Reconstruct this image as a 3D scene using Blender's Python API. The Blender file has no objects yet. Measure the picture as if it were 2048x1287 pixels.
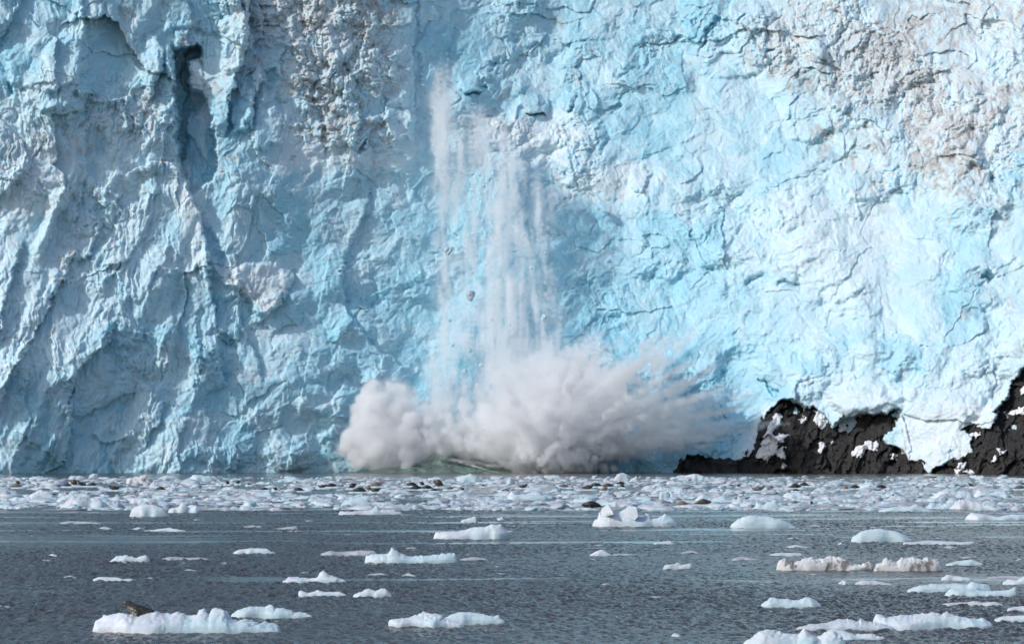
import bpy, bmesh, math, random
import numpy as np
from math import radians, pi, sin, cos

scene = bpy.context.scene
COL = scene.collection

# ------------------------------------------------------------------ camera
F = 7778.0            # focal length in pixels of a 2048-wide frame (a long lens, about 15 degrees)
HZ = 890.0            # row of the horizon
CH = 6.0              # camera height above the water (deck of a small ship)
cam_d = bpy.data.cameras.new("camera")
cam = bpy.data.objects.new("camera", cam_d)
COL.objects.link(cam)
cam.location = (0, 0, CH)
cam.rotation_euler = (radians(90), 0, 0)
cam_d.sensor_fit = 'HORIZONTAL'
cam_d.sensor_width = 36.0
cam_d.lens = 36.0 * F / 2048.0
cam_d.shift_y = (HZ - 643.5) / 2048.0
cam_d.clip_start = 1.0
cam_d.clip_end = 6000.0
scene.camera = cam

# ------------------------------------------------------------------ daylight
S = np.array([-0.70, -0.39, 0.585]); S = S / np.linalg.norm(S)      # towards the sun: high on the left, over the ship's shoulder
elev = math.asin(S[2]); azim = math.atan2(S[0], S[1])
world = bpy.data.worlds.new("World"); scene.world = world
world.use_nodes = True
wn = world.node_tree
sky = wn.nodes.new('ShaderNodeTexSky')
sky.sky_type = 'NISHITA'; sky.sun_disc = False
sky.sun_elevation = elev; sky.sun_rotation = azim
sky.air_density = 1.0; sky.dust_density = 1.5; sky.ozone_density = 1.0
bg = wn.nodes['Background']
bg.inputs['Strength'].default_value = 0.15
wn.links.new(sky.outputs['Color'], bg.inputs['Color'])
sun_d = bpy.data.lights.new("sun", 'SUN')
sun_d.energy = 2.6; sun_d.angle = radians(0.53); sun_d.color = (1.0, 0.985, 0.965)
sun = bpy.data.objects.new("sun", sun_d); COL.objects.link(sun)
sun.location = (-200, -100, 300)
from mathutils import Vector
sun.rotation_euler = Vector((-S[0], -S[1], -S[2])).to_track_quat('-Z', 'Y').to_euler()
vs = scene.view_settings
vs.view_transform = 'Standard'; vs.look = 'None'; vs.gamma = 1.0; vs.use_curve_mapping = False
vs.exposure = -0.10
scene.render.engine = 'CYCLES'
cy = scene.cycles
cy.max_bounces = 14; cy.diffuse_bounces = 5; cy.glossy_bounces = 3; cy.transmission_bounces = 4
cy.transparent_max_bounces = 8; cy.volume_bounces = 12; cy.volume_max_steps = 128; cy.volume_step_rate = 3.0;
cy.use_adaptive_sampling = True; cy.adaptive_threshold = 0.03; cy.caustics_reflective = False; cy.caustics_refractive = False
try:
    cy.use_denoising = True; cy.denoiser = 'OPENIMAGEDENOISE'
except Exception:
    pass

# ------------------------------------------------------------------ numpy noise
f32 = np.float32
def _tab(seed):
    r = np.random.RandomState(seed)
    p = r.permutation(256).astype(np.int32)
    a = r.rand(256) * 2 * pi
    return p, np.cos(a).astype(f32), np.sin(a).astype(f32)
def perlin(x, y, seed=0):
    p, gx, gy = _tab(seed)
    x = np.asarray(x, f32); y = np.asarray(y, f32)
    xf = np.floor(x); yf = np.floor(y)
    xi = xf.astype(np.int32) & 255; yi = yf.astype(np.int32) & 255
    x = x - xf; y = y - yf
    x1 = (xi + 1) & 255; y1 = (yi + 1) & 255
    px0 = p[xi]; px1 = p[x1]
    def g(px, yy, dx, dy):
        k = p[(px + yy) & 255]
        return gx[k] * dx + gy[k] * dy
    u = x * x * x * (x * (x * 6 - 15) + 10); w = y * y * y * (y * (y * 6 - 15) + 10)
    a = g(px0, yi, x, y); b = g(px1, yi, x - 1, y)
    c = g(px0, y1, x, y - 1); d = g(px1, y1, x - 1, y - 1)
    a = a + u * (b - a); c = c + u * (d - c)
    return (a + w * (c - a)) * f32(1.5)
def fbm(x, y, seed=0, oct=4, gain=0.5, lac=2.03):
    s = 0; a = 1.0
    for k in range(oct):
        s = s + perlin(x + 37.2 * k, y - 11.7 * k, seed + k) * f32(a)
        x = x * f32(lac); y = y * f32(lac); a *= gain
    return s
def ridged(x, y, seed=0, oct=3, gain=0.5):
    s = 0; a = 1.0
    for k in range(oct):
        s = s + (1 - 2.2 * np.abs(perlin(x + 17.1 * k, y + 5.3 * k, seed + k))) * f32(a)
        x = x * f32(2.1); y = y * f32(2.1); a *= gain
    return s
def cells(x, y, seed=0, jit=0.9):
    """Nine-neighbour cell noise: a generator of (dx, dy, random a, b, c) for each neighbour."""
    r = np.random.RandomState(seed)
    T = r.rand(5, 65536).astype(f32)
    x = np.asarray(x, f32); y = np.asarray(y, f32)
    xf = np.floor(x); yf = np.floor(y)
    for oy in (-1, 0, 1):
        for ox in (-1, 0, 1):
            cx = xf + ox; cyy = yf + oy
            k = ((cx.astype(np.int32) * 73856093) ^ (cyy.astype(np.int32) * 19349663)) & 65535
            dx = x - (cx + 0.5 + (T[0][k] - 0.5) * jit); dy = y - (cyy + 0.5 + (T[1][k] - 0.5) * jit)
            yield dx, dy, T[2][k], T[3][k], T[4][k]
def bulge(x, y, seed=0, tilt=0.5, k2=1.4):
    """Blocks: the upper envelope of tilted domes, one per cell (rounded lumps with sharp clefts between)."""
    h = None
    for dx, dy, a, b, c in cells(x, y, seed):
        v = a * 0.7 - k2 * (dx * dx + dy * dy) + tilt * ((b - .5) * dx + (c - .5) * dy) * 2
        h = v if h is None else np.maximum(h, v)
    return h
def chip(x, y, seed=0, tilt=1.0):
    """Broken facets: each cell a tilted plane, with steps at the cell borders. Also the cell's own random number."""
    best = None
    for dx, dy, a, b, c in cells(x, y, seed):
        d = dx * dx + dy * dy
        v = (a - .5) + tilt * ((b - .5) * dx + (c - .5) * dy) * 2
        if best is None: best, h, idn = d, v, a
        else:
            m = d < best
            best = np.where(m, d, best); h = np.where(m, v, h); idn = np.where(m, a, idn)
    return h, idn
def sstep(a, b, x):
    t = np.clip((x - a) / (b - a), 0, 1); return t * t * (3 - 2 * t)
def coarse(tab, u, v, us, vs_):
    """Smooth interpolation of a coarse table of values laid out over (u, v)."""
    T = np.array(tab, f32)
    fu = np.clip((u - us[0]) / (us[1] - us[0]), 0, T.shape[1] - 1.001); fv = np.clip((v - vs_[0]) / (vs_[1] - vs_[0]), 0, T.shape[0] - 1.001)
    iu = fu.astype(np.int32); iv = fv.astype(np.int32); a = fu - iu; b = fv - iv
    a = a * a * (3 - 2 * a); b = b * b * (3 - 2 * b)
    return (T[iv, iu] * (1 - a) + T[iv, iu + 1] * a) * (1 - b) + (T[iv + 1, iu] * (1 - a) + T[iv + 1, iu + 1] * a) * b
def poly_sd(px, py, P):
    """Signed distance to a closed polygon (negative inside)."""
    P = np.array(P, f32); n = len(P)
    d = np.full(px.shape, 1e12, f32); ins = np.zeros(px.shape, bool)
    for i in range(n):
        a = P[i]; b = P[(i + 1) % n]; e = b - a
        wx = px - a[0]; wy = py - a[1]
        t = np.clip((wx * e[0] + wy * e[1]) / max(float(e @ e), 1e-9), 0, 1)
        qx = wx - t * e[0]; qy = wy - t * e[1]
        d = np.minimum(d, qx * qx + qy * qy)
        c = ((a[1] > py) != (b[1] > py))
        if abs(e[1]) > 1e-9:
            ins ^= c & (px < a[0] + (py - a[1]) / e[1] * e[0])
    d = np.sqrt(d)
    return np.where(ins, -d, d)
def line_sd(px, py, P):
    """(signed distance, 0-1 position) along an open polyline; positive on its right-hand side when walked downwards in the photo."""
    P = np.array(P, f32)
    seg = np.linalg.norm(P[1:] - P[:-1], axis=1); L = seg.sum(); acc = 0
    best = np.full(px.shape, 1e12, f32); sg = np.ones(px.shape, f32); tt = np.zeros(px.shape, f32)
    for i in range(len(P) - 1):
        a = P[i]; e = P[i + 1] - a
        wx = px - a[0]; wy = py - a[1]
        t = np.clip((wx * e[0] + wy * e[1]) / max(float(e @ e), 1e-9), 0, 1)
        qx = wx - t * e[0]; qy = wy - t * e[1]; d = qx * qx + qy * qy
        m = d < best
        best = np.where(m, d, best)
        sg = np.where(m, np.sign(wx * e[1] - wy * e[0] + 1e-9), sg)
        tt = np.where(m, (acc + t * seg[i]) / L, tt); acc += seg[i]
    return np.sqrt(best) * sg, tt

# ------------------------------------------------------------------ mesh and object helpers
def raw_mesh(name, verts, faces, smooth=True):
    """A mesh from numpy arrays; faces is (n, 3) or (n, 4)."""
    me = bpy.data.meshes.new(name)
    verts = np.ascontiguousarray(verts, f32); faces = np.ascontiguousarray(faces, np.int32)
    nf, k = faces.shape
    me.vertices.add(len(verts)); me.vertices.foreach_set('co', verts.ravel())
    me.loops.add(nf * k); me.loops.foreach_set('vertex_index', faces.ravel())
    me.polygons.add(nf); me.polygons.foreach_set('loop_start', np.arange(0, nf * k, k, dtype=np.int32))
    if smooth: me.polygons.foreach_set('use_smooth', np.ones(nf, bool))
    me.update(calc_edges=True)
    return me
def attr(me, name, vals):
    a = me.attributes.new(name, 'FLOAT', 'POINT'); a.data.foreach_set('value', np.ascontiguousarray(vals, f32).ravel())
def grid_faces(nr, nc):
    i = np.arange(nr * nc, dtype=np.int32).reshape(nr, nc)
    return np.stack([i[:-1, :-1], i[1:, :-1], i[1:, 1:], i[:-1, 1:]], -1).reshape(-1, 4)
def link(name, me, mat=None, parent=None):
    o = bpy.data.objects.new(name, me); COL.objects.link(o)
    if mat: me.materials.append(mat)
    if parent: o.parent = parent
    return o
def tag(o, label=None, cat=None, group=None, kind=None):
    if label: o['label'] = label
    if cat: o['category'] = cat
    if group: o['group'] = group
    if kind: o['kind'] = kind
    return o
def at(px, py, Y):
    """The world point that stands Y metres away behind row py, column px of the photo."""
    return ((px - 1024.0) / F * Y, Y, CH - (py - HZ) / F * Y)
def dist_of(py):
    """Distance of the water surface that shows in row py."""
    return F * CH / (py - HZ)

# ------------------------------------------------------------------ materials
class NT:
    def __init__(s, name):
        s.m = bpy.data.materials.new(name); s.m.use_nodes = True; s.t = s.m.node_tree
        s.b = s.t.nodes['Principled BSDF']; s.out = s.t.nodes['Material Output']
    def n(s, typ, **kw):
        x = s.t.nodes.new(typ)
        for k, v in kw.items():
            if hasattr(x, k): setattr(x, k, v)
        return x
    def l(s, a, b): s.t.links.new(a, b)
    def val(s, sock, v):
        if hasattr(v, 'is_linked') or hasattr(v, 'links'): s.l(v, sock)
        else: sock.default_value = v
    def attr(s, name):
        x = s.n('ShaderNodeAttribute'); x.attribute_name = name; return x.outputs['Fac']
    def mix(s, fac, a, b):
        x = s.n('ShaderNodeMix'); x.data_type = 'RGBA'
        s.val(x.inputs[0], fac)
        for sock, c in ((x.inputs[6], a), (x.inputs[7], b)):
            s.val(sock, c if not isinstance(c, tuple) else (*c, 1.0))
        return x.outputs[2]
    def math(s, op, a, b=0.0, clamp=False):
        x = s.n('ShaderNodeMath'); x.operation = op; x.use_clamp = clamp
        s.val(x.inputs[0], a); s.val(x.inputs[1], b); return x.outputs[0]
    def ramp(s, v, lo, hi, a=0.0, b=1.0):
        x = s.n('ShaderNodeMapRange'); x.interpolation_type = 'SMOOTHSTEP'
        s.val(x.inputs[0], v)
        for i, q in enumerate((lo, hi, a, b)): x.inputs[i + 1].default_value = q
        return x.outputs[0]
    def coord(s, kind='Object', scale=(1, 1, 1), rot=(0, 0, 0)):
        c = s.n('ShaderNodeTexCoord'); m = s.n('ShaderNodeMapping')
        m.inputs['Scale'].default_value = scale; m.inputs['Rotation'].default_value = rot
        s.l(c.outputs[kind], m.inputs[0]); return m.outputs[0]
    def noise(s, vec, scale, detail=4, rough=0.55, dist=0.0):
        x = s.n('ShaderNodeTexNoise'); s.l(vec, x.inputs['Vector'])
        x.inputs['Scale'].default_value = scale; x.inputs['Detail'].default_value = detail
        x.inputs['Roughness'].default_value = rough; x.inputs['Distortion'].default_value = dist
        return x.outputs['Fac']
    def bump(s, h, strength, dist):
        x = s.n('ShaderNodeBump'); x.inputs['Strength'].default_value = strength; x.inputs['Distance'].default_value = dist
        s.l(h, x.inputs['Height']); return x.outputs['Normal']
# ------------------------------------------------------------------ glacier front
# The ice front is one terrain sheet. Its relief is written as a list of crevasses, scarps, blocks and caves (columns and rows of the
# photo say where each stands) on top of several scales of broken-ice noise.
STEP = 1.35
gu = np.concatenate([np.arange(-760, -120, 5.0), np.arange(-120, 2170, STEP), np.arange(2171, 2820, 5.0)]).astype(f32)      # finest where the ship looks
gv = np.concatenate([np.arange(-420, -60, 4.5), np.arange(-60, 968, STEP)]).astype(f32)
GU, GV = np.meshgrid(gu, gv)
US, VS = (0, 128), (0, 120)
BLUE = [
 [5,5,4,6,3,2,3,6,6,6,5,6,3,2,1,1,1],
 [5,5,5,4,5,3,3,7,5,6,6,6,3,3,1,1,2],
 [4,4,4,4,5,4,4,4,4,5,7,5,4,4,3,1,2],
 [3,4,3,4,5,4,5,6,5,4,5,5,5,3,3,4,5],
 [2,3,3,4,5,5,5,6,6,7,6,6,4,3,3,4,3],
 [2,3,4,4,4,6,6,7,6,7,7,6,5,4,4,5,3],
 [3,3,4,5,5,6,7,7,7,8,8,7,5,4,4,4,3],
 [4,4,4,5,5,6,6,6,6,7,8,8,5,4,3,3,3],
 [5,5,5,5,5,6,6,6,6,6,7,7,6,4,2,2,2]]
DIRT = [
 [0,1,3,0,6,6,4,0,2,1,1,1,4,5,4,5,5],
 [0,0,1,4,4,6,5,1,1,1,1,1,5,6,8,4,4],
 [2,2,4,3,2,5,3,2,2,1,1,0,1,4,5,6,5],
 [1,1,2,1,1,2,2,1,1,2,2,1,0,2,5,5,2],
 [2,3,2,0,1,1,1,0,0,1,0,0,0,1,1,1,2],
 [2,2,1,1,2,1,1,0,0,0,0,0,0,0,1,2,3],
 [1,1,1,0,1,1,0,0,0,0,0,0,1,0,1,0,2],
 [0,1,1,1,1,0,0,0,0,0,0,0,1,0,0,0,1],
 [0,1,1,1,1,0,0,0,0,0,0,0,0,0,0,0,0]]
RUB = [
 [2,4,6,3,8,8,7,3,6,5,5,3,7,7,5,4,3],
 [2,5,4,4,5,8,7,3,6,6,6,2,7,7,8,5,5],
 [5,4,7,4,3,7,6,5,6,6,4,3,4,5,6,5,7],
 [6,5,6,4,3,4,4,4,5,6,5,4,4,4,6,6,5],
 [6,5,4,4,2,2,3,4,4,5,5,4,3,3,3,3,5],
 [4,4,4,4,5,2,2,3,4,5,5,4,4,4,4,4,5],
 [2,3,4,4,3,2,3,4,4,5,4,4,4,4,4,4,5],
 [2,4,4,4,3,3,4,4,4,4,5,4,4,4,4,4,4],
 [3,4,4,4,4,4,4,4,4,4,4,4,4,4,4,4,4]]
# (points, height in metres of the proud left lip, reach of the lip in px, reach of the hollow on the right in px)
SCARP = [
 ([(44,-20),(36,12),(18,50),(-4,92)], 2.2, 60, 26),
 ([(165,-10),(168,60),(176,100),(164,130)], 1.4, 60, 30),
 ([(496,-40),(497,40),(496,90),(478,140),(462,190),(452,240),(450,275)], 5.0, 70, 34),
 ([(336,88),(344,150),(348,200),(350,262),(358,345)], 4.5, 34, 70),
 ([(516,128),(524,158),(510,190),(507,230),(500,265)], 3.4, 40, 26),
 ([(402,20),(418,44),(432,70)], 0.9, 40, 12),
 ([(438,-30),(440,40),(446,100),(440,150)], -0.8, 30, 20),
 ([(313,74),(326,100),(324,140),(310,170),(297,205)], 2.6, 50, 30),
 ([(340,84),(350,120),(360,150),(372,190),(366,225)], 3.2, 30, 30),
 ([(345,250),(330,262),(323,300),(328,350)], 2.0, 60, 26),
 ([(340,322),(360,346),(376,378),(398,420),(406,460),(417,500),(418,555),(428,600),(434,660)], 3.4, 46, 40),
 ([(432,668),(436,700),(442,740),(456,772)], 2.2, 50, 34),
 ([(478,560),(480,640),(490,668),(511,704),(526,763)], 1.6, 36, 24),
 ([(582,540),(588,556),(582,580)], 1.8, 34, 16),
 ([(575,590),(556,612),(528,640),(508,645)], 1.6, 40, 18),
 ([(742,370),(730,420),(708,470),(690,508),(682,560),(690,600),(699,622)], 1.8, 60, 40),
 ([(684,600),(716,650),(742,690),(785,716),(832,742)], 1.5, 40, 24),
 ([(658,730),(654,760),(658,795)], 0.9, 24, 14),
 ([(46,480),(35,521),(13,592),(2,648),(-12,700)], 2.4, 40, 28),
 ([(150,500),(127,562),(104,592),(90,629),(56,693),(22,741),(4,797),(-10,840)], 2.8, 44, 36),
 ([(228,640),(218,681),(179,715),(149,756),(138,797),(146,834),(140,880),(124,930),(95,948)], 3.0, 60, 30),
 ([(275,780),(244,790),(224,801),(194,818),(150,838)], 1.5, 30, 18),
 ([(330,800),(324,820),(321,845),(298,866),(286,900)], 1.7, 34, 22),
 ([(256,872),(246,875),(222,885),(205,884),(188,862)], 1.2, 26, 16),
 ([(372,842),(360,880),(358,909),(362,942)], 1.2, 30, 20),
 ([(474,885),(478,915),(474,946)], 1.3, 30, 20),
 ([(210,440),(196,466),(180,510),(150,524)], 1.7, 34, 26),
 ([(240,385),(232,405),(246,420)], 1.8, 30, 30),
 ([(306,420),(280,480),(246,525),(214,560),(200,600)], 1.1, 36, 24),
 ([(340,470),(330,520),(300,560),(296,610)], 0.9, 36, 22),
 ([(240,600),(258,640),(286,662),(310,676)], 0.9, 30, 22),
 ([(352,570),(340,620),(352,660),(340,720),(318,760)], 0.9, 30, 22),
 ([(400,600),(392,660),(402,720),(388,790)], 1.0, 30, 22),
 ([(420,760),(410,800),(420,850),(410,900)], 0.8, 26, 20),
 ([(66,720),(50,780),(60,840),(40,900)], 0.9, 44, 30),
 ([(180,240),(168,280),(172,330),(186,360)], 1.6, 40, 30),
 ([(120,250),(130,290),(165,325),(190,345)], 0.9, 40, 20),
 ([(170,380),(152,420),(150,460)], 1.4, 30, 24),
 ([(110,420),(100,470),(78,520)], 1.4, 30, 26),
 ([(832,-30),(829,60),(826,140),(830,230),(828,290)], 1.5, 34, 30),
 ([(722,70),(735,110),(760,140),(766,180),(768,226)], 1.3, 40, 26),
 ([(716,150),(704,190),(718,220),(716,262)], 1.5, 34, 24),
 ([(640,120),(622,180),(640,240),(646,292)], 1.3, 40, 26),
 ([(575,90),(560,120),(566,160)], 1.4, 24, 26),
 ([(1446,30),(1424,44),(1412,70),(1404,96),(1394,120)], 1.8, 30, 22),
 ([(1533,40),(1530,90),(1522,150)], 2.2, 50, 24),
 ([(1476,62),(1468,80),(1462,95)], 0.7, 24, 8),
 ([(1650,130),(1634,165),(1628,172)], 1.2, 30, 16),
 ([(1700,196),(1694,220),(1680,228),(1660,214)], 1.5, 34, 14),
 ([(1746,255),(1716,258),(1700,246)], 1.2, 24, 12),
 ([(1580,280),(1570,300),(1540,310),(1510,325)], 1.3, 40, 24),
 ([(1660,255),(1648,272),(1610,290)], 1.0, 34, 16),
 ([(1590,350),(1592,384)], 0.9, 24, 10),
 ([(1870,150),(1862,165),(1874,170)], 1.0, 20, 8),
 ([(1988,325),(1984,350),(1990,372)], 1.6, 50, 30),
 ([(1440,30),(1470,60),(1500,66)], 0.8, 24, 16),
 ([(1250,20),(1232,40),(1222,60)], 0.9, 30, 22),
 ([(1330,60),(1300,110),(1270,150)], 1.0, 46, 30),
 ([(1276,190),(1280,240),(1240,270),(1180,300)], 1.0, 50, 30),
 ([(1310,250),(1280,262),(1236,270)], 0.8, 34, 24),
 ([(1460,255),(1380,280),(1300,310),(1240,330)], 1.1, 50, 30),
 ([(1478,650),(1460,690),(1444,712)], 0.8, 30, 12),
 ([(1770,525),(1772,552)], 0.9, 20, 8),
 ([(1560,690),(1568,720),(1580,745)], 0.9, 30, 16),
 ([(1750,640),(1762,690),(1766,720)], 0.8, 30, 18),
 ([(1790,750),(1794,780)], 0.8, 18, 8),
 ([(1700,740),(1716,770),(1710,784)], 0.8, 24, 14),
 ([(1960,560),(1948,600),(1930,640)], 0.9, 34, 22),
 ([(2006,640),(1998,690),(2004,730)], 1.1, 30, 20),
 ([(1240,560),(1200,600),(1180,640)], 0.8, 40, 24),
 ([(1330,620),(1310,660),(1270,690)], 0.8, 40, 24),
 ([(1200,440),(1170,470),(1120,490)], 0.9, 40, 20),
 ([(1420,470),(1380,480),(1330,470)], 0.7, 40, 20),
]
# closed outlines: (points, height in metres, edge softness in px, tilt across, tilt down)
BLOCK = [
 ([(36,-40),(163,-40),(172,50),(166,128),(150,166),(96,186),(22,170),(6,92)], 1.6, 8, -0.2, 0.9),
 ([(48,180),(70,172),(100,185),(120,215),(80,225),(50,205)], 1.8, 9, 0.2, 0.8),
 ([(148,160),(166,138),(186,150),(182,180),(158,196)], 1.5, 7, 0.0, 0.7),
 ([(290,72),(312,68),(322,100),(318,140),(300,190),(280,160)], 1.8, 6, 0.5, 0.3),
 ([(330,-40),(440,-40),(438,60),(408,66),(372,56),(330,66),(322,20)], 1.2, 8, 0.2, 0.8),
 ([(444,-40),(494,-40),(495,60),(478,138),(450,148),(440,70)], 2.4, 8, 0.5, 0.4),
 ([(342,150),(356,142),(364,170),(362,200),(350,178)], 1.2, 4, 0.4, 0.2),
 ([(325,212),(348,196),(362,210),(364,240),(340,256),(322,246)], 2.0, 6, 0.2, 0.6),
 ([(488,150),(508,180),(506,220),(488,262),(460,270),(462,220)], 1.9, 6, 0.3, 0.3),
 ([(504,126),(522,126),(528,160),(512,184),(500,150)], 2.0, 5, 0.2, 0.3),
 ([(520,196),(544,184),(568,240),(560,286),(522,300),(500,284)], 1.8, 8, 0.1, 0.7),
 ([(378,122),(400,124),(410,150),(402,184),(384,176),(374,142)], 1.6, 5, -0.5, 0.5),
 ([(346,66),(380,60),(412,76),(400,92),(352,94)], 2.4, 6, 0.0, 0.9),
 ([(665,200),(716,206),(722,250),(706,292),(660,288),(650,240)], 2.0, 8, 0.2, 0.6),
 ([(772,190),(812,182),(826,230),(822,276),(784,280),(768,250)], 2.2, 8, 0.3, 0.5),
 ([(840,-20),(900,-20),(906,60),(880,140),(846,180),(836,90)], 1.2, 8, 0.2, 0.4),
 ([(918,158),(955,152),(960,180),(932,186),(914,176)], 2.0, 5, 0.0, 0.8),
 ([(958,126),(980,128),(978,160),(962,164),(952,148)], 1.6, 5, 0.3, 0.5),
 ([(1040,190),(1096,196),(1092,226),(1058,226),(1036,212)], 1.7, 6, 0.0, 0.9),
 ([(1132,178),(1150,184),(1144,226),(1128,224),(1116,204)], 1.4, 6, 0.4, 0.2),
 ([(1412,74),(1454,60),(1502,66),(1512,100),(1480,112),(1410,100)], 1.6, 7, 0.0, -0.7),
 ([(1408,108),(1480,114),(1520,104),(1518,150),(1440,158),(1406,150)], 1.0, 8, 0.0, 1.0),
 ([(1460,-20),(1530,10),(1531,60),(1500,62),(1462,40)], 1.7, 6, 0.3, 0.8),
 ([(1634,172),(1690,190),(1698,206),(1684,226),(1652,206)], 1.9, 6, 0.1, 0.6),
 ([(1580,262),(1658,252),(1650,270),(1612,288),(1582,276)], 1.3, 8, 0.1, 0.8),
 ([(1700,232),(1728,226),(1740,246),(1726,256),(1700,248)], 1.6, 6, 0.1, 0.7),
 ([(1748,178),(1776,166),(1784,196),(1764,206),(1748,198)], 1.5, 6, 0.1, 0.6),
 ([(1905,175),(1960,170),(1972,200),(1950,226),(1916,210)], 1.0, 9, 0.1, 0.7),
 ([(1910,290),(1950,280),(1965,300),(1960,330),(1930,330),(1908,318)], 1.7, 7, 0.2, 0.5),
 ([(1262,334),(1290,326),(1302,350),(1276,386),(1262,372)], 1.2, 5, 0.1, 0.6),
 ([(444,536),(500,520),(556,524),(582,548),(576,586),(540,628),(516,636),(480,580),(450,572)], 2.2, 9, 0.0, 0.6),
 ([(100,548),(126,536),(120,580),(96,606),(80,590)], 1.0, 8, 0.3, 0.3),
 ([(10,700),(50,690),(120,740),(136,800),(120,900),(60,950),(-20,948),(-20,800)], 0.8, 24, 0.3, -0.2),
 ([(1900,320),(1990,340),(2000,420),(1940,470),(1880,440)], 1.0, 18, 0.1, 0.5),
 ([(1660,560),(1740,560),(1760,640),(1740,720),(1660,700),(1640,620)], 0.8, 18, 0.1, 0.3),
 ([(1560,700),(1640,690),(1660,760),(1640,800),(1580,790)], 0.8, 14, 0.2, 0.2),
 ([(1640,770),(1760,780),(1800,812),(1680,832)], 2.0, 14, 0.0, 0.8),
 ([(1790,790),(1940,780),(2000,800),(1990,850),(1940,858),(1950,910),(1856,944),(1790,890)], 1.0, 34, 0.0, 0.0),
 ([(1440,710),(1520,690),(1550,800),(1530,850),(1500,905),(1470,920),(1440,880)], -3.2, 26, 0.0, 0.0),
]
# hollows: (points, depth in metres, edge softness in px)
CAVE = [
 ([(343,96),(352,96),(396,88),(406,112),(384,122),(376,142),(386,176),(408,186),(424,240),(436,345),(404,374),(384,390),(362,348),(354,262),(352,204),(348,152)], 9.0, 7),
 ([(352,318),(370,318),(366,328),(356,326)], 3.0, 3),
 ([(396,100),(406,130),(400,138)], 2.5, 4),
 ([(10,165),(26,170),(30,192),(12,190)], 4.0, 4),
 ([(530,140),(554,136),(560,154),(546,168),(534,162)], 4.5, 4),
 ([(712,300),(722,286),(734,280),(732,298),(720,306)], 5.0, 3),
 ([(646,294),(660,300),(652,312)], 3.0, 3),
 ([(929,186),(958,184),(956,190),(934,192)], 5.0, 2.5),
 ([(962,170),(976,172),(972,179)], 3.5, 2.5),
 ([(1052,226),(1090,224),(1088,231),(1062,232)], 5.0, 2.5),
 ([(1138,212),(1150,208),(1146,226),(1138,228)], 4.0, 2.5),
 ([(1432,30),(1446,38),(1430,60),(1412,84),(1404,96),(1408,66)], 3.5, 3),
 ([(1490,568),(1500,554),(1534,550),(1540,556),(1510,560),(1496,574)], 2.6, 3.5),
 ([(1552,564),(1590,560),(1606,570),(1600,575),(1575,570),(1556,572)], 3.0, 3),
 ([(1964,546),(1976,538),(1990,546),(1992,556),(1978,566),(1966,556)], 5.0, 2.5),
 ([(1966,620),(1984,628),(1986,660),(1966,656),(1958,640)], 2.0, 8),
 ([(1516,752),(1532,760),(1552,778),(1558,792),(1548,794),(1528,772)], 5.0, 3),
 ([(2024,98),(2032,100),(2050,130),(2050,140),(2034,124)], 3.0, 3),
 ([(1764,136),(1790,130),(1796,144),(1776,154)], 2.6, 6),
 ([(1630,160),(1646,158),(1640,170)], 3.0, 4),
 ([(1976,340),(1990,352),(1990,370),(1980,360)], 4.0, 4),
 ([(2010,330),(2060,310),(2060,370),(1996,366)], 1.6, 8),
 ([(1808,376),(1816,386),(1808,396),(1800,388)], 3.0, 4),
 ([(1160,40),(1172,60),(1160,66)], 2.0, 4),
 ([(978,124),(1000,118),(1002,132),(982,138)], 2.5, 5),
 ([(-10,410),(6,420),(2,470),(-10,470)], 3.0, 5),
 ([(60,440),(90,420),(100,450),(70,470)], 2.0, 7),
 ([(190,400),(216,410),(214,440),(194,444),(180,420)], 2.6, 7),
 ([(400,440),(412,450),(440,480),(458,520),(456,552),(440,546),(418,500)], 2.6, 6),
 ([(436,668),(448,660),(480,700),(470,704),(446,690)], 2.4, 4),
 ([(190,250),(214,248),(222,300),(200,320),(184,290)], 2.4, 8),
]
ROCK_A = [(1352,975),(1358,944),(1366,922),(1380,912),(1396,909),(1412,914),(1437,921),(1471,928),(1497,909),(1516,883),(1523,853),(1534,827),(1545,812),(1557,803),(1579,795),(1602,803),
 (1613,819),(1624,811),(1646,822),(1659,838),(1665,853),(1680,838),(1687,832),(1721,829),(1751,828),(1777,819),(1806,816),(1797,838),(1790,857),(1769,872),(1777,890),(1803,901),(1818,920),(1840,924),(1852,938),(1862,950),(1862,975)]
ROCK_B = [(1850,975),(1864,942),(1885,926),(1907,924),(1932,916),(1947,909),(1945,875),(1922,858),(1934,850),(1960,852),(1982,857),(1997,827),(1986,823),(2008,801),(2023,767),(2042,741),(2060,726),(2120,690),(2195,660),(2300,640),(2460,700),(2600,860),(2640,975)]
# closed outlines whitened on the ice: smooth old snow, and one sunlit block
WHITE = [
 ([(1790,830),(1900,800),(1990,810),(1985,856),(1940,858),(1948,908),(1860,946),(1800,900)], 16, .9),
 ([(1620,770),(1800,770),(1990,740),(2010,800),(1800,825),(1660,835)], 40, .42),
 ([(1540,390),(1760,400),(1800,470),(1740,640),(1640,660),(1560,560)], 60, .36),
 ([(960,240),(1130,235),(1180,270),(1100,320),(1000,300)], 30, .7),
 ([(1130,350),(1260,320),(1310,360),(1250,400),(1140,400)], 30, .5),
 ([(1850,180),(1960,240),(1990,320),(1860,330),(1830,250)], 40, .5),
 ([(440,536),(556,524),(580,560),(540,630),(480,590)], 14, .8),
 ([(0,240),(160,270),(170,400),(0,440)], 40, .45),
 ([(350,320),(380,330),(420,440),(390,520),(360,430)], 16, .6),
 ([(1530,815),(1560,800),(1500,912),(1470,925),(1500,880)], 10, .8),
 ([(560,260),(740,300),(820,330),(560,340)], 24, .5),
 ([(374,120),(404,124),(416,200),(410,330),(400,250),(384,180)], 6, .8),  # sunlight on the block inside the recess, put into the colour as white
]
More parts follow.
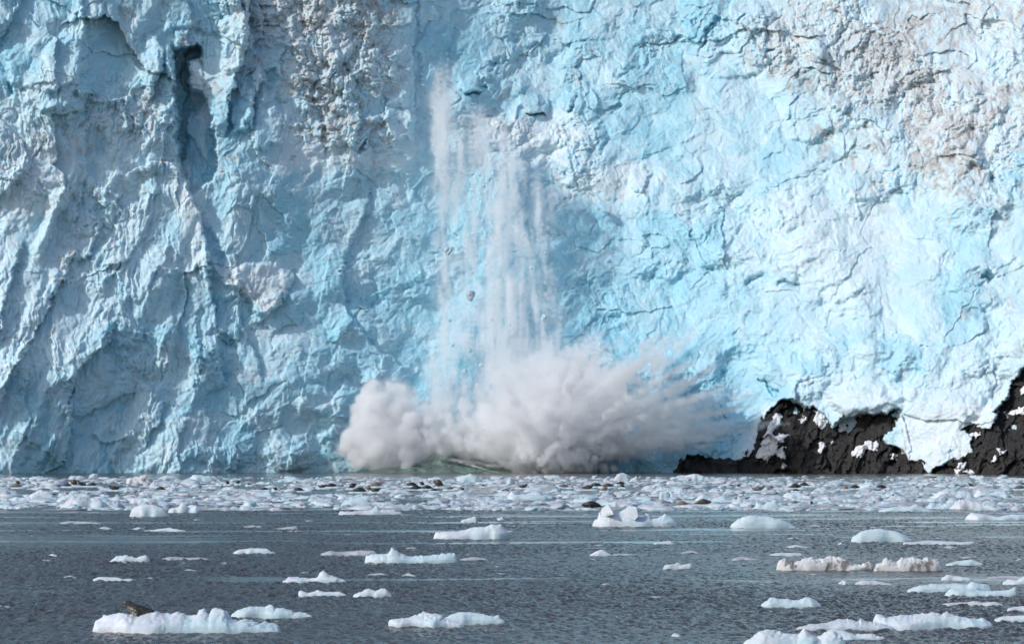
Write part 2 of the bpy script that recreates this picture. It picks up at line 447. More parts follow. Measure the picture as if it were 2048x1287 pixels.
def relief(U, V):
    """Height of the ice in metres towards the water, with the dirt, blueness and roughness of each place."""
    wu = U + 16 * perlin(U / 90, V / 90, 1) + 6 * perlin(U / 27, V / 27, 2) + 2.2 * perlin(U / 9, V / 9, 3)
    wv = V + 16 * perlin(U / 90, V / 90, 4) + 6 * perlin(U / 27, V / 27, 5) + 2.2 * perlin(U / 9, V / 9, 6)
    blue = coarse(BLUE, wu, wv, US, VS) / 9; dirt = coarse(DIRT, wu, wv, US, VS) / 9; rub = coarse(RUB, wu, wv, US, VS) / 9
    rub = np.clip(rub + 0.30 * fbm(U / 120, V / 120, 8, 3), 0.05, 1)
    ml = 1 - sstep(420, 780, U + 0.15 * V)                       # the steep grey face on the left
    h = 2.6 * fbm(U / 300, V / 300, 11, 2)
    calm = sstep(-0.45, 0.55, fbm(U / 190 + 3, V / 190, 45, 3)); wild = np.where(U + 0.2 * V > 760, 0.55, 0.30) + 0.85 * calm      # quiet panels and broken ground
    up_l = sstep(520, 300, V) * sstep(900, 600, U)                  # the seracs of the upper left
    # buttresses and big tilted faces
    h = h + ml * (1.9 * ridged((wu + 0.34 * wv) / 215, wv / 700, 46, 2) + 0.6 * ridged((wu + 0.40 * wv) / 92, wv / 420, 50, 2))
    h = h + (1 - ml) * wild * (2.3 * bulge(wu / 104, wv / 78, 67, 0.7) + 1.15 * bulge(wu / 50, wv / 40, 68, 0.7))
    top = sstep(360, 130, V); ce, ide = chip(wu / 84, wv / 36, 69, 1.0); h = h + top * 1.25 * ce * (0.4 + 0.6 * calm)
    c0, id0 = chip(wu / 120, wv / 185, 47, 1.15); ca, ida = chip(wu / 170, wv / 120, 48, 1.0)
    h = h + c0 * (1.0 * ml + 1.9 * up_l) + (1 - ml) * 0.55 * ca
    # long grain: diagonal on the left, flatter and wavier on the right
    a = wu * 0.86 + wv * 0.50; b = -wu * 0.50 + wv * 0.86
    h = h + ml * (1 - .6 * up_l) * wild * (0.80 * ridged(a / 60, b / 260, 13, 2) + 0.24 * ridged(a / 19, b / 70, 16, 2))
    h = h + ml * (0.30 * ridged(wu / 12, wv / 70, 18, 2) * (0.4 + calm) + 0.55 * bulge(a / 30, b / 52, 52) + 0.22 * bulge(a / 12, b / 22, 53))
    a2 = wu * 0.93 - wv * 0.36; b2 = wu * 0.36 + wv * 0.93
    h = h + (1 - ml) * wild * (0.42 * ridged(a2 / 150, b2 / 66, 19, 2) + 0.12 * ridged(a2 / 46, b2 / 22, 22, 2))
    # broken facets and scoops
    c1, id1 = chip(wu / 76, wv / 84, 25, 0.9); c2, id2 = chip(wu / 34, wv / 38, 26, 0.9); c3, id3 = chip(wu / 14, wv / 15, 27, 0.9)
    dirty = sstep(0.35, 0.6, dirt); rub = np.clip(rub * (0.55 + 0.7 * np.maximum(calm, dirty)), 0.03, 1)
    sm = 1 - rub
    h = h + c1 * 0.55 * wild + c2 * (0.04 + 0.36 * rub) * wild + c3 * (0.01 + 0.20 * rub)
    # rubble: lumps of four sizes
    g = np.maximum(rub * rub, 0.16 * (1 - ml)) * 1.5 * (0.62 + 0.38 * np.maximum(ml, dirty))
    h = h + g * (1.7 * bulge(wu / 44, wv / 44, 31) + 1.15 * bulge(wu / 19, wv / 19, 32) + 0.66 * bulge(wu / 9, wv / 9, 33) + 0.36 * bulge(U / 4.4, V / 4.4, 34))
    h = h + (0.42 * fbm(wu / 34, wv / 34, 36, 3) + 0.085 * fbm(U / 7, V / 7, 39, 2)) * (0.6 + 0.5 * rub)
    h = h + (1 - ml) * (0.16 * ridged(wu / 24, wv / 15, 65, 2) * (0.3 + calm) + 0.10 * bulge(wu / 7, wv / 6, 66))
    # written features
    ju = U + 6.5 * perlin(U / 22, V / 22, 41) + 3.4 * perlin(U / 7, V / 7, 42); jv = V + 5.5 * perlin(U / 24, V / 24, 43) + 2.2 * perlin(U / 8, V / 8, 44)
    def sub(P, pad):
        P = np.array(P); x0, y0 = P.min(0) - pad; x1, y1 = P.max(0) + pad
        cs = (U[0] >= x0) & (U[0] <= x1); rs = (V[:, 0] >= y0) & (V[:, 0] <= y1)
        if not cs.any() or not rs.any(): return None
        c = np.where(cs)[0]; r = np.where(rs)[0]
        return slice(r[0], r[-1] + 1), slice(c[0], c[-1] + 1)
    for P, A, L, R in SCARP:
        s = sub(P, 3.0 * max(L, R))
        if s is None: continue
        d, t = line_sd(ju[s], jv[s], P)
        tp = np.clip(np.minimum(t, 1 - t) * 7, 0, 1) ** 0.6
        away = np.where((t <= 0) | (t >= 1), np.exp(-np.abs(d) / 10), 1)
        lip = np.exp(-np.abs(d) / L); hol = np.exp(-np.abs(d) / R)
        e = sstep(-2.6, 2.6, -d)
        if P[0][0] > 1050: A = A * 0.42; tp = tp * (0.35 + 0.65 * sstep(-.3, .4, perlin(U[s] / 40, V[s] / 40, 49)))
        h[s] = h[s] + A * tp * away * (e * lip * 0.75 - (1 - e) * hol * 0.55)
    for P, A, w, tx, ty in BLOCK:
        s = sub(P, 30)
        if s is None: continue
        d = poly_sd(ju[s], jv[s], P); m = sstep(w * 0.5, -w, d)
        c = np.mean(P, axis=0); sz = max(np.ptp(np.array(P), axis=0)) / 2
        flat = sstep(0, -w * 2.5, d) * 0.55
        pl = A * (1 + tx * (U[s] - c[0]) / sz * 0.6 + ty * (c[1] - V[s]) / sz * -0.6)
        h[s] = h[s] * (1 - flat * 0.0) + m * pl
        rub[s] = rub[s] * (1 - flat * 0.6)
    cave = np.zeros_like(U)
    for P, A, w in CAVE:
        s = sub(P, 20)
        if s is None: continue
        if A < 6: A = A * 0.6; w = w * 2.0
        d = poly_sd(ju[s], jv[s], P); m = sstep(w * 0.5, -w, d)
        h[s] = h[s] - A * m
        cave[s] = np.maximum(cave[s], m)
    for P in (ROCK_A, ROCK_B):                                   # the ice stands back where bare rock comes through
        s = sub(P, 30)
        d = poly_sd(ju[s], jv[s], P)
        h[s] = h[s] - 5.0 * sstep(2, -5, d) + 0.5 * np.exp(-np.abs(d) / 14) * (d > 0)
    n1 = fbm(wu / 70, wv / 70, 51, 4); n2 = fbm(wu / 16, wv / 16, 55, 3)
    n3 = fbm(U / 210, V / 210, 61, 3)
    blue = blue + 0.30 * (id1 - .5) + 0.26 * (id2 - .5) + 0.18 * n1 + 0.14 * n2 + 0.25 * cave - 0.25 * rub * np.clip(n2 + .3, 0, 1)
    st = fbm(wu / 9, wv / 34, 64, 4)
    dd = dirt * 1.15 + 0.36 * n1 + 0.30 * n2 + 0.30 * st + 0.22 * (rub - 0.5)
    dark = sstep(0.62, 1.25, dirt * 1.25 + 0.42 * n2 + 0.34 * st + 0.42 * n3 + 0.25 * n1)
    wh = np.zeros_like(U)
    for P, w, a in WHITE:
        s = sub(P, w * 1.5)
        d = poly_sd(ju[s], jv[s], P) - w * .8 * n2[s]; wh[s] = np.maximum(wh[s], a * sstep(w, -w, d))
    blue = blue * (1 - wh) - 0.1 * wh
    return h, np.clip(blue, -.2, 1.2), sstep(0.30, 0.95, dd), dark, wh
BASE_U = [-800, 0, 250, 450, 700, 900, 1100, 1300, 1500, 1800, 2050, 2800]
BASE_Y = [806, 832, 844, 853, 864, 869, 867, 860, 851, 834, 818, 776]
def front(U, V, h):
    """Distance from the ship of the ice that shows at (U, V)."""
    y0 = np.interp(U, BASE_U, BASE_Y).astype(f32)
    up = np.clip(944 - V, -30, 1200) * 0.108
    lean = np.interp(U, [-200, 300, 700, 1100, 1500, 2300], [0.30, 0.30, 0.34, 0.46, 0.55, 0.60])
    curve = np.interp(U, [-200, 700, 1100, 2300], [0.0008, 0.0008, 0.0026, 0.0042])
    back = lean * up + curve * up * up
    return (y0 + back - h).astype(f32)
GH, GB, GD, GK, GR = relief(GU, GV)
GY = front(GU, GV, GH)
GX = (GU - 1024) / F * GY; GZ = CH - (GV - HZ) / F * GY
ice_me = raw_mesh("glacier", np.stack([GX, GY, GZ], -1).reshape(-1, 3), grid_faces(*GU.shape))
attr(ice_me, 'blue', GB); attr(ice_me, 'dirt', GD); attr(ice_me, 'dark', GK); attr(ice_me, 'snow', GR)

k = NT("glacier ice")
oc = k.coord('Object')
fine = k.noise(oc, 1.6, 6, 0.6); mid = k.noise(oc, 0.35, 5, 0.6)
bl = k.math('ADD', k.attr('blue'), k.math('MULTIPLY', k.math('SUBTRACT', mid, 0.5), 0.45))
c = k.mix(k.ramp(bl, 0.0, 1.0), (0.60, 0.75, 0.81), (0.32, 0.62, 0.74))
frost = k.ramp(k.math('ADD', fine, k.math('MULTIPLY', k.math('SUBTRACT', mid, .5), .8)), 0.56, 0.74)
c = k.mix(k.math('MULTIPLY', frost, 0.45), c, (0.68, 0.77, 0.81))
c = k.mix(k.math('MULTIPLY', k.attr('snow'), 0.9), c, (0.71, 0.785, 0.82))  # old snow, and the sunlit block painted white in the recess
dn = k.math('MULTIPLY', k.attr('dirt'), k.ramp(mid, 0.20, 0.55))
c = k.mix(k.math('MULTIPLY', dn, 0.55), c, (0.60, 0.545, 0.515))
dk = k.math('MULTIPLY', k.attr('dark'), k.ramp(fine, 0.25, 0.65))
c = k.mix(k.math('MULTIPLY', dk, 0.55), c, (0.22, 0.185, 0.16))
k.l(c, k.b.inputs['Base Color'])
k.b.inputs['Subsurface Weight'].default_value = 0.75; k.b.inputs['Subsurface Radius'].default_value = (0.45, 0.75, 0.95); k.b.inputs['Subsurface Scale'].default_value = 1.0
k.b.inputs['Roughness'].default_value = 0.55; k.b.inputs['Specular IOR Level'].default_value = 0.25
k.l(k.bump(k.noise(oc, 2.6, 5, 0.65), 0.5, 0.25), k.b.inputs['Normal'])
ice_o = link("glacier", ice_me, k.m)
tag(ice_o, 'towering blue and white glacier front streaked with brown dirt above the water', 'glacier', kind='structure')
# ------------------------------------------------------------------ water
def build_water():
    """One sheet of open water, fine enough near the ship for its wind ripples to be real waves."""
    ys = [-150.0, -60.0, 10.0, 60.0, 84.0]
    y = 96.0
    while y < 430:
        ys.append(y); y += 0.14 + 0.0011 * (y - 96)
    while y < 1000:
        ys.append(y); y += 1.2
    ys += [1200.0, 1600.0]
    ys = np.array(ys, f32)
    a = np.concatenate([[-14, -4, -1.2, -.5], np.linspace(-0.25, 0.25, 1450), [.5, 1.2, 4, 14]]).astype(f32)
    A, Y = np.meshgrid(a, ys)
    X = A * np.maximum(Y, 60)
    inner = (np.abs(A) < 0.245) & (Y > 94) & (Y < 980)
    slick = sstep(0.42, 0.75, fbm((X + 9 * perlin(X / 20, Y / 25, 78)) / 34, (Y + 5 * perlin(X / 14, Y / 30, 79)) / 13, 71, 4)) * sstep(130, 190, Y)
    slick = np.maximum(slick, sstep(0.25, 0.5, fbm(X / 30, (Y + 3 * perlin(X / 9, Y / 20, 77)) / 9, 74, 3)) * sstep(230, 270, Y) * 0.9)
    gust = 0.75 + 0.45 * fbm(X / 30, Y / 45, 75, 2)
    Z = 0.03 * fbm(X / 2.4, Y / 1.9, 81, 2) + 0.060 * perlin(X / 0.62, Y / 0.85, 84) + 0.085 * perlin(X / 0.30, Y / 0.56, 85) + 0.045 * perlin(X / 0.16, Y / 0.40, 86)
    Z = Z * gust * (1 - 0.86 * slick) * np.where(Y > 430, np.exp(-(Y - 430) / 60), 1)
    Z = np.where(inner, Z, 0)
    me = raw_mesh("water", np.stack([X, Y, Z], -1).reshape(-1, 3), grid_faces(*X.shape)[:, ::-1])
    attr(me, 'slick', slick)
    k = NT("silty fjord water")
    h = k.noise(k.coord('Object', (1.0, 1.3, 1)), 5.0, 3, 0.6)
    k.b.inputs['Base Color'].default_value = (0.044, 0.040, 0.036, 1)
    k.b.inputs['Roughness'].default_value = 0.10
    k.b.inputs['IOR'].default_value = 1.33
    k.b.inputs['Specular Tint'].default_value = (1.0, 0.91, 0.82, 1)
    k.l(k.ramp(k.attr('slick'), 0.0, 1.0, 0.19, 0.55), k.b.inputs['Specular IOR Level'])
    k.l(k.bump(k.math('MULTIPLY', h, k.math('SUBTRACT', 1.0, k.attr('slick'))), 0.8, 0.08), k.b.inputs['Normal'])
    o = link("water", me, k.m)
    tag(o, 'dark grey rippled fjord water between the ice floes', 'water', kind='structure')
    return o
build_water()
# ------------------------------------------------------------------ bare rock at the foot of the ice, with snow lying on it
def rock_relief(U, V):
    wu = U + 5 * perlin(U / 22, V / 22, 201) + 2 * perlin(U / 7, V / 7, 202); wv = V + 5 * perlin(U / 22, V / 22, 203)
    a = wu * 0.92 + wv * 0.38; b = -wu * 0.38 + wv * 0.92
    c1, _ = chip(a / 46, b / 78, 205, 1.1); c2, _ = chip(a / 17, b / 34, 206, 1.1); c3, _ = chip(a / 7, b / 12, 207, 1.0)
    h = -0.9 + 1.9 * c1 + 0.85 * c2 + 0.30 * c3 + 0.5 * ridged(a / 26, b / 80, 208, 2) + 0.25 * fbm(U / 9, V / 9, 210, 2)
    for cu, cv, r, A in ((1552, 875, 44, 4.2), (1640, 900, 50, 1.8), (1720, 900, 40, 0.6), (1990, 900, 40, 1.8), (1440, 940, 40, 0.8), (1700, 850, 30, -1.6)):
        h = h + A * np.exp(-((U - cu) ** 2 + (V - cv) ** 2) / (r * r))
    return h + 0.020 * (V - 900)
rk = NT("dark wet rock")
oc = rk.coord('Object'); n = rk.noise(oc, 0.45, 7, 0.68); n2 = rk.noise(rk.coord('Object', (0.5, 0.5, 0.12), (0, 0.5, 0)), 1.2, 5, 0.6)
c = rk.mix(rk.ramp(n, 0.35, 0.7), (0.010, 0.0095, 0.0095), (0.032, 0.028, 0.025))
c = rk.mix(rk.ramp(n2, 0.60, 0.74), c, (0.065, 0.055, 0.046))
rk.l(c, rk.b.inputs['Base Color']); rk.b.inputs['Roughness'].default_value = 0.62
rk.l(rk.bump(rk.noise(oc, 2.2, 6, 0.7), 0.8, 0.4), rk.b.inputs['Normal'])
sn = NT("old snow")
n = sn.noise(sn.coord('Object'), 0.8, 5, 0.6)
sn.l(sn.mix(sn.ramp(n, 0.35, 0.7), (0.70, 0.71, 0.73), (0.84, 0.84, 0.85)), sn.b.inputs['Base Color'])
sn.b.inputs['Roughness'].default_value = 0.7; sn.b.inputs['Specular IOR Level'].default_value = 0.2
sn.l(sn.bump(sn.noise(sn.coord('Object'), 2.0, 4, 0.6), 0.4, 0.25), sn.b.inputs['Normal'])
def sheet(name, P, pad, height, mat, parent=None, step=1.35, jag=4.0):
    """A sheet of ground inside the outline P, as a mesh of its own."""
    P = np.array(P, f32); x0, y0 = P.min(0) - pad; x1, y1 = P.max(0) + pad
    U, V = np.meshgrid(np.arange(x0, x1, step, dtype=f32), np.arange(y0, min(y1, 962), step, dtype=f32))
    ju = U + jag * perlin(U / 13, V / 13, 221) + jag * .5 * perlin(U / 5, V / 5, 222); jv = V + jag * perlin(U / 13, V / 13, 223) + jag * .5 * perlin(U / 5, V / 5, 224)
    d = poly_sd(ju, jv, P); h = height(U, V, d)
    Y = front(U, V, h); X = (U - 1024) / F * Y; Z = CH - (V - HZ) / F * Y
    fc = grid_faces(*U.shape); keep = (d.ravel()[fc] < pad).any(1); fc = fc[keep]
    used = np.unique(fc); mp = np.full(U.size, -1, np.int32); mp[used] = np.arange(len(used))
    vv = np.stack([X, Y, Z], -1).reshape(-1, 3)[used]
    me = raw_mesh(name, vv, mp[fc])
    return link(name, me, mat, parent)
def empty(name, loc):
    o = bpy.data.objects.new(name, None); COL.objects.link(o); o.location = loc; o.empty_display_size = 0.5
    return o
def keep_world(child, root):
    child.parent = root; child.matrix_parent_inverse.identity()
    me = child.data; co = np.empty(len(me.vertices) * 3, f32); me.vertices.foreach_get('co', co)
    co = co.reshape(-1, 3) - np.array(root.location, f32); me.vertices.foreach_set('co', co.ravel()); me.update()
SNOW_A = [
 [(1549,831),(1562,828),(1561,850),(1549,857),(1546,872),(1572,866),(1579,870),(1556,886),(1550,900),(1570,894),(1572,906),(1566,921),(1556,914),(1551,906),(1544,910),(1534,925),(1524,918),(1514,914),(1520,894),(1532,868),(1540,846)],
 [(1628,820),(1646,827),(1659,839),(1654,850),(1643,858),(1634,848),(1630,834)],
 [(1635,887),(1646,883),(1650,894),(1645,904),(1637,898)],
 [(1702,905),(1714,890),(1738,882),(1755,878),(1755,901),(1736,898),(1718,914),(1704,913)],
 [(1676,846),(1694,844),(1695,858),(1680,862)],
 [(1562,930),(1572,928),(1574,936),(1564,938)],
 [(1605,804),(1618,808),(1616,818),(1608,816)],
 [(1661,882),(1668,881),(1669,888),(1662,888)],
 [(1780,908),(1793,905),(1796,918),(1784,916)],
 [(1598,838),(1612,834),(1614,840),(1602,844)],
]
SNOW_B = [
 [(2016,823),(2050,814),(2090,806),(2090,826),(2050,828),(2024,829)],
 [(1996,898),(2012,901),(2008,909),(1998,908)],
 [(1983,921),(1990,908),(1998,912),(1992,924),(1984,926)],
 [(1911,935),(1918,925),(1932,922),(1930,934),(1920,946),(1912,945)],
 [(1922,948),(1938,936),(1949,947)],
 [(2040,780),(2056,770),(2060,782),(2046,788)],
 [(1928,868),(1958,866),(1962,870),(1940,874)],
]
def rock_mass(P, snows, label, base):
    root = empty('rock_outcrop', base)
    tag(root, label, 'rock')
    o = sheet('bedrock', P, 7, lambda U, V, d: rock_relief(U, V), rk.m); keep_world(o, root)
    for q in snows:
        o = sheet('snow_patch', q, 3, lambda U, V, d: rock_relief(U, V) + 0.75 - 1.5 * sstep(-1.5, 3, d), sn.m, jag=5.5, step=1.1); keep_world(o, root)
    return root
rock_mass(ROCK_A, SNOW_A, 'black rock knoll with scattered snow patches rising below the broken ice', at(1600, 946, 840))
rock_mass(ROCK_B, SNOW_B, 'dark rock cliff climbing beyond the white ice tongue beside the knoll', at(2040, 948, 816))
# ------------------------------------------------------------------ floating ice
def ice_mat(name, lo, hi, blue=0.0, dirt=0.0):
    k = NT(name); oc = k.coord('Object')
    n = k.noise(oc, 1.1, 5, 0.6); n2 = k.noise(oc, 0.55, 3, 0.5)
    c = k.mix(k.ramp(n, 0.3, 0.7), lo, hi)
    if blue: c = k.mix(k.math('MULTIPLY', k.ramp(n2, 0.46, 0.62), blue), c, (0.36, 0.58, 0.64))
    if dirt:
        d = k.noise(k.coord('Object', (1, 1, 0.6)), 1.5, 5, 0.65)
        c = k.mix(k.math('MULTIPLY', k.ramp(d, 0.52, 0.64), dirt), c, (0.13, 0.11, 0.095))
    k.l(c, k.b.inputs['Base Color']); k.b.inputs['Roughness'].default_value = 0.45; k.b.inputs['Specular IOR Level'].default_value = 0.3
    k.b.inputs['Subsurface Weight'].default_value = 0.6; k.b.inputs['Subsurface Radius'].default_value = (0.10, 0.22, 0.30); k.b.inputs['Subsurface Scale'].default_value = 0.5
    k.l(k.bump(k.noise(oc, 5.0, 4, 0.6), 0.35, 0.06), k.b.inputs['Normal'])
    return k.m
ICE = {'w': ice_mat("white floe ice", (0.54, 0.60, 0.66), (0.70, 0.74, 0.78), 0.5),
       'b': ice_mat("pale blue floe ice", (0.48, 0.60, 0.65), (0.62, 0.71, 0.75), 0.4),
       'g': ice_mat("grey waterlogged ice", (0.34, 0.36, 0.40), (0.50, 0.51, 0.55), 0.1),
       'd': ice_mat("dirty white ice", (0.56, 0.57, 0.58), (0.74, 0.74, 0.73), 0.0, 0.85),
       'm': ice_mat("mauve slush", (0.27, 0.29, 0.32), (0.43, 0.455, 0.49), 0.0),
       'q': ice_mat("old brash ice", (0.38, 0.42, 0.47), (0.60, 0.645, 0.69), 0.2),
       'p': ice_mat("slushy ice", (0.47, 0.505, 0.55), (0.63, 0.665, 0.71), 0.25)}
def lump(u, v, seed):
    return 0.5 * bulge(u, v, seed, 0.6) + 0.22 * chip(u * 1.4, v * 1.4, seed + 3, 1.0)[0] + 0.3 * bulge(u * 2.3, v * 2.3, seed + 1, 0.6) + 0.14 * fbm(u * 4, v * 4, seed + 2, 2)
def floe_mesh(name, L, D, prof, seed, rough=0.5, detail=1.0):
    """A floe L metres long and D deep, its skyline given by prof = [(0..1, height)]; it runs on below the water line."""
    top = max(p[1] for p in prof)
    nx = int(np.clip(70 * detail, 14, 170)); ny = int(np.clip(26 * detail, 8, 44))
    s = np.linspace(0, 1, nx); t = np.sin(np.linspace(-1, 1, ny) * pi / 2)
    Sg, T = np.meshgrid(s, t)
    H = np.interp(Sg, [p[0] for p in prof], [p[1] for p in prof])
    hs = np.interp(s, [q_[0] for q_ in prof], [q_[1] for q_ in prof]); kw = max(3, nx // 6)
    Hs = np.convolve(np.pad(hs, kw, mode='edge'), np.hanning(2 * kw + 1) / kw, 'same')[kw:-kw]; Hs = np.minimum(Hs, np.maximum(hs, Hs * .85))[None, :] + 0 * T
    px = Sg * L; w = np.clip(np.minimum(Sg, 1 - Sg) * 5, 0, 1) ** 0.5
    w = np.maximum(w, 0.02) * (0.80 + 0.28 * perlin(Sg * 4.3 + seed, Sg * 0 + seed * .37, 301))
    off = 0.22 * perlin(Sg * 3.1 + 9, Sg * 0 + seed * 1.7, 303)
    ct = np.clip(1 - np.abs(np.clip(T - off * (1 - T * T), -1, 1)) ** 2.1, 0, 1)
    py = T * w * D / 2
    q = max(0.2, 1.15 * top)
    crest = np.exp(-((T - off) / 0.42) ** 2); H = Hs * (1 - crest) + H * crest
    z0 = H * ct ** 0.8
    lm = lump(px / q + seed * 3.3, (py * 0.8 + 1.6 * z0 * np.sign(T - off)) / q + seed * 1.9, 310 + seed % 7)
    z = H * ct ** 0.8
    z = z * (1 + 0.30 * rough * (lm - 0.35)) + 0.13 * rough * top * fbm(px / q * 4.5 + seed, (py + z0) / q * 4.5, 330, 3) * ct + 0.05 * rough * top * (lm - .3) * ct
    wall = 1 - ct
    px = px + 0.10 * q * perlin(px / q * 1.5, z / q * 3 + seed, 305)
    py = py + 0.10 * q * perlin(px / q * 1.3 + 5, z / q * 2.5 + seed, 306) * wall
    e = np.minimum(ct, w)
    z = z - 0.55 * np.clip(1 - e * 3, 0, 1) - 0.02
    z[:, 0] -= 0.3; z[:, -1] -= 0.3
    V = np.stack([px - L / 2, py, z], -1).reshape(-1, 3)
    return raw_mesh(name, V, grid_faces(ny, nx)), V
FLOES = {}
def floe(key, label, base, pts, kind='w', deep=0.36, rough=0.5, group=None, name='ice_floe', cat='ice floe'):
    """An ice floe whose water line shows in row base and whose skyline passes through pts (photo columns and rows)."""
    xs = [p[0] for p in pts]; d = dist_of(base); u0, u1 = min(xs), max(xs)
    L = (u1 - u0) / F * d; D = max(0.5, min(L * deep, 7.0)); dc = d + D * 0.5
    L = (u1 - u0) / F * dc
    prof = [((p[0] - u0) / (u1 - u0), max(0.02, CH - (p[1] - HZ) / F * dc)) for p in pts]
    seed = abs(hash_(key)) % 97
    me, V = floe_mesh(name, L, D, prof, seed, rough, detail=np.clip((u1 - u0) / 110, 0.35, 2.4))
    o = link(name, me, ICE[kind])
    o.location = (((u0 + u1) / 2 - 1024) / F * dc, dc, 0.0)
    tag(o, label, cat, group)
    FLOES[key] = (o, V + np.array(o.location))
    return o
def hash_(s):
    h = 7
    for ch in str(s): h = (h * 31 + ord(ch)) & 0xffffff
    return h
def z5(*q): return [(x * .3418, 1040 + y * .3418) for x, y in q]
def z6(*q): return [(680 + x * .3418, 1040 + y * .3418) for x, y in q]
def z7(*q): return [(1348 + x * .3418, 1040 + y * .3418) for x, y in q]
def r1(*q): return [(x * .2539, 920 + y * .2539) for x, y in q]
def r2(*q): return [(500 + x * .2539, 920 + y * .2539) for x, y in q]
def r3(*q): return [(1000 + x * .2539, 920 + y * .2539) for x, y in q]
def r4(*q): return [(1500 + x * .2676, 920 + y * .2676) for x, y in q]
# --- open water, nearest first
floe('F1', 'long lumpy white floe carrying the spotted seal', 1267, z5((510,645),(560,592),(610,548),(700,536),(760,545),(820,548),(870,532),(910,520),(960,538),(1010,543),(1050,526),(1085,545),(1140,548),(1150,522),(1185,505),(1225,542),(1240,517),(1290,502),(1330,530),(1350,562),(1400,582),(1440,570),(1480,592),(1520,598),(1560,585),(1610,600),(1672,648)), 'w', 0.42, 0.55)
floe('F1b', 'low blue wedge of ice with a white lip behind the floe with the spotted seal', 1236, z5((1330,560),(1380,525),(1440,502),(1510,497),(1560,502),(1580,488),(1595,486),(1608,508),(1660,506),(1720,530),(1790,537),(1850,562)), 'b', 0.3, 0.35)
floe('F2', 'flat white floe with one tall rounded peak near its end', 1165, z5((1642,362),(1690,330),(1780,332),(1850,336),(1870,300),(1890,287),(1930,316),(2038,352)), 'w', 0.36)
floe('F3', 'knobbly low white floe just below the peaked floe', 1192, z5((1738,438),(1742,415),(1762,404),(1800,420),(1835,412),(1860,402),(1900,415),(1990,412),(2040,440)), 'w', 0.3, 0.6)
floe('F3b', 'small white floe with a double hump touching the knobbly low floe', 1194, z6((66,436),(130,406),(175,388),(205,406),(265,392),(296,420),(308,444)), 'w', 0.36)
floe('F4', 'smooth lens-shaped white floe alone in grey water above the seal', 1161, z5((538,344),(580,326),(690,330),(720,341),(760,336),(805,350)), 'w', 0.3, 0.25)
floe('F5', 'crumbly white floe with a raised end and a grey sliver beside it', 1123, z5((636,240),(680,206),(740,200),(800,214),(850,198),(882,230)), 'w', 0.34, 0.7)
floe('F6', 'thin white floe with pale grey tapering ends alone above the peaked floe', 1107, z5((1350,194),(1400,168),(1480,158),(1560,162),(1590,180),(1630,190)), 'w', 0.3, 0.4)
floe('F7', 'long low grey strip of ice trailing from the crumbly floe', 1119, z5((935,224),(1000,208),(1090,216),(1160,214),(1230,222)), 'g', 0.25, 0.3)
floe('F8', 'short white floe, first of three in a loose row under the rounded dome', 1058, z5((565,50),(610,33),(665,50)), 'p', 0.4)
floe('F9', 'small pale floe, middle one of the row under the rounded dome', 1058, z5((755,50),(810,37),(865,52)), 'p', 0.4)
floe('F10', 'longest thin floe of the row under the rounded dome', 1062, z5((820,62),(900,51),(990,40),(1095,60)), 'w', 0.25)
floe('F11', 'faint grey slab awash between the dome and the thick brash band', 1047, z5((340,14),(400,2),(500,4),(600,14)), 'g', 0.25, 0.3)
floe('F12', 'tiny white cone of ice alone on the dark water', 1112, z5((262,208),(310,190),(345,208)), 'p', 0.4)
floe('F13', 'small grey bit of ice awash beside the lens-shaped floe', 1154, z5((362,334),(410,318),(450,332)), 'g', 0.4, 0.3)
floe('F14', 'faint grey oval of ice awash below the grey strip', 1142, z5((1060,294),(1105,280),(1160,294)), 'g', 0.4, 0.2)
floe('F15', 'grey sliver of ice awash at the tip of the lens-shaped floe', 1157, z5((825,340),(880,329),(945,342)), 'g', 0.3, 0.2)
floe('F16', 'pale scrap of ice cut off by the picture edge beside the seal floe', 1212, z5((-40,505),(0,494),(40,498),(60,508)), 'p', 0.4, 0.3)
floe('F17', 'dull low floe with a slight hump above the thin white floe', 1054, z5((1410,38),(1470,25),(1570,38)), 'g', 0.3)
floe('F18', 'dull low floe rising to a thin end next to the humped dull floe', 1058, z5((1585,48),(1670,38),(1730,30),(1750,48)), 'g', 0.3)
floe('F19', 'grey flat ice sheet behind the block with the square end', 1111, z5((1865,196),(1930,174),(1990,182),(2110,172),(2190,176),(2210,200)), 'g', 0.3, 0.35)
floe('G1', 'white floe swelling into a smooth blue shoulder at one end', 1078, z6((540,92),(560,66),(690,60),(760,40),(840,36),(890,21),(940,22),(978,58),(1003,98)), 'w', 0.34, 0.4)
floe('G2', 'pale blue floe with a central horn and a square cut end', 1126, z6((132,240),(150,206),(200,192),(280,192),(308,158),(350,186),(400,205),(540,200),(600,190),(684,188),(692,240)), 'b', 0.34, 0.55)
floe('G2b', 'grey ice sheet awash off the square end of the horned floe', 1120, z6((694,226),(780,210),(870,224)), 'g', 0.3, 0.2)
floe('G3', 'little grey pyramid of ice below the horned floe', 1153, z6((360,322),(400,303),(452,324)), 'p', 0.45)
floe('G4', 'grey smear of ice awash beside the little pyramid', 1150, z6((150,316),(230,303),(290,316)), 'g', 0.3, 0.2)
floe('G5', 'thick white floe with rounded boulders of ice at its blunt end', 1254, z6((272,605),(280,590),(310,575),(350,565),(410,566),(440,546),(490,530),(560,535),(605,560),(650,575),(735,612)), 'w', 0.42, 0.55)
floe('G5b', 'sleek pale blue slab tapering to a point off the thick white floe', 1248, z6((600,570),(640,550),(700,530),(760,531),(820,540),(900,556),(922,545),(935,560),(972,590)), 'b', 0.3, 0.3)
floe('G6', 'small sharp white pyramid alone in open water', 1111, z6((1460,200),(1500,176),(1530,166),(1570,186),(1596,204)), 'w', 0.4, 0.4)
floe('G6b', 'flat grey tail of ice trailing from the sharp white pyramid', 1110, z6((1590,196),(1660,190),(1750,198)), 'g', 0.25, 0.2)
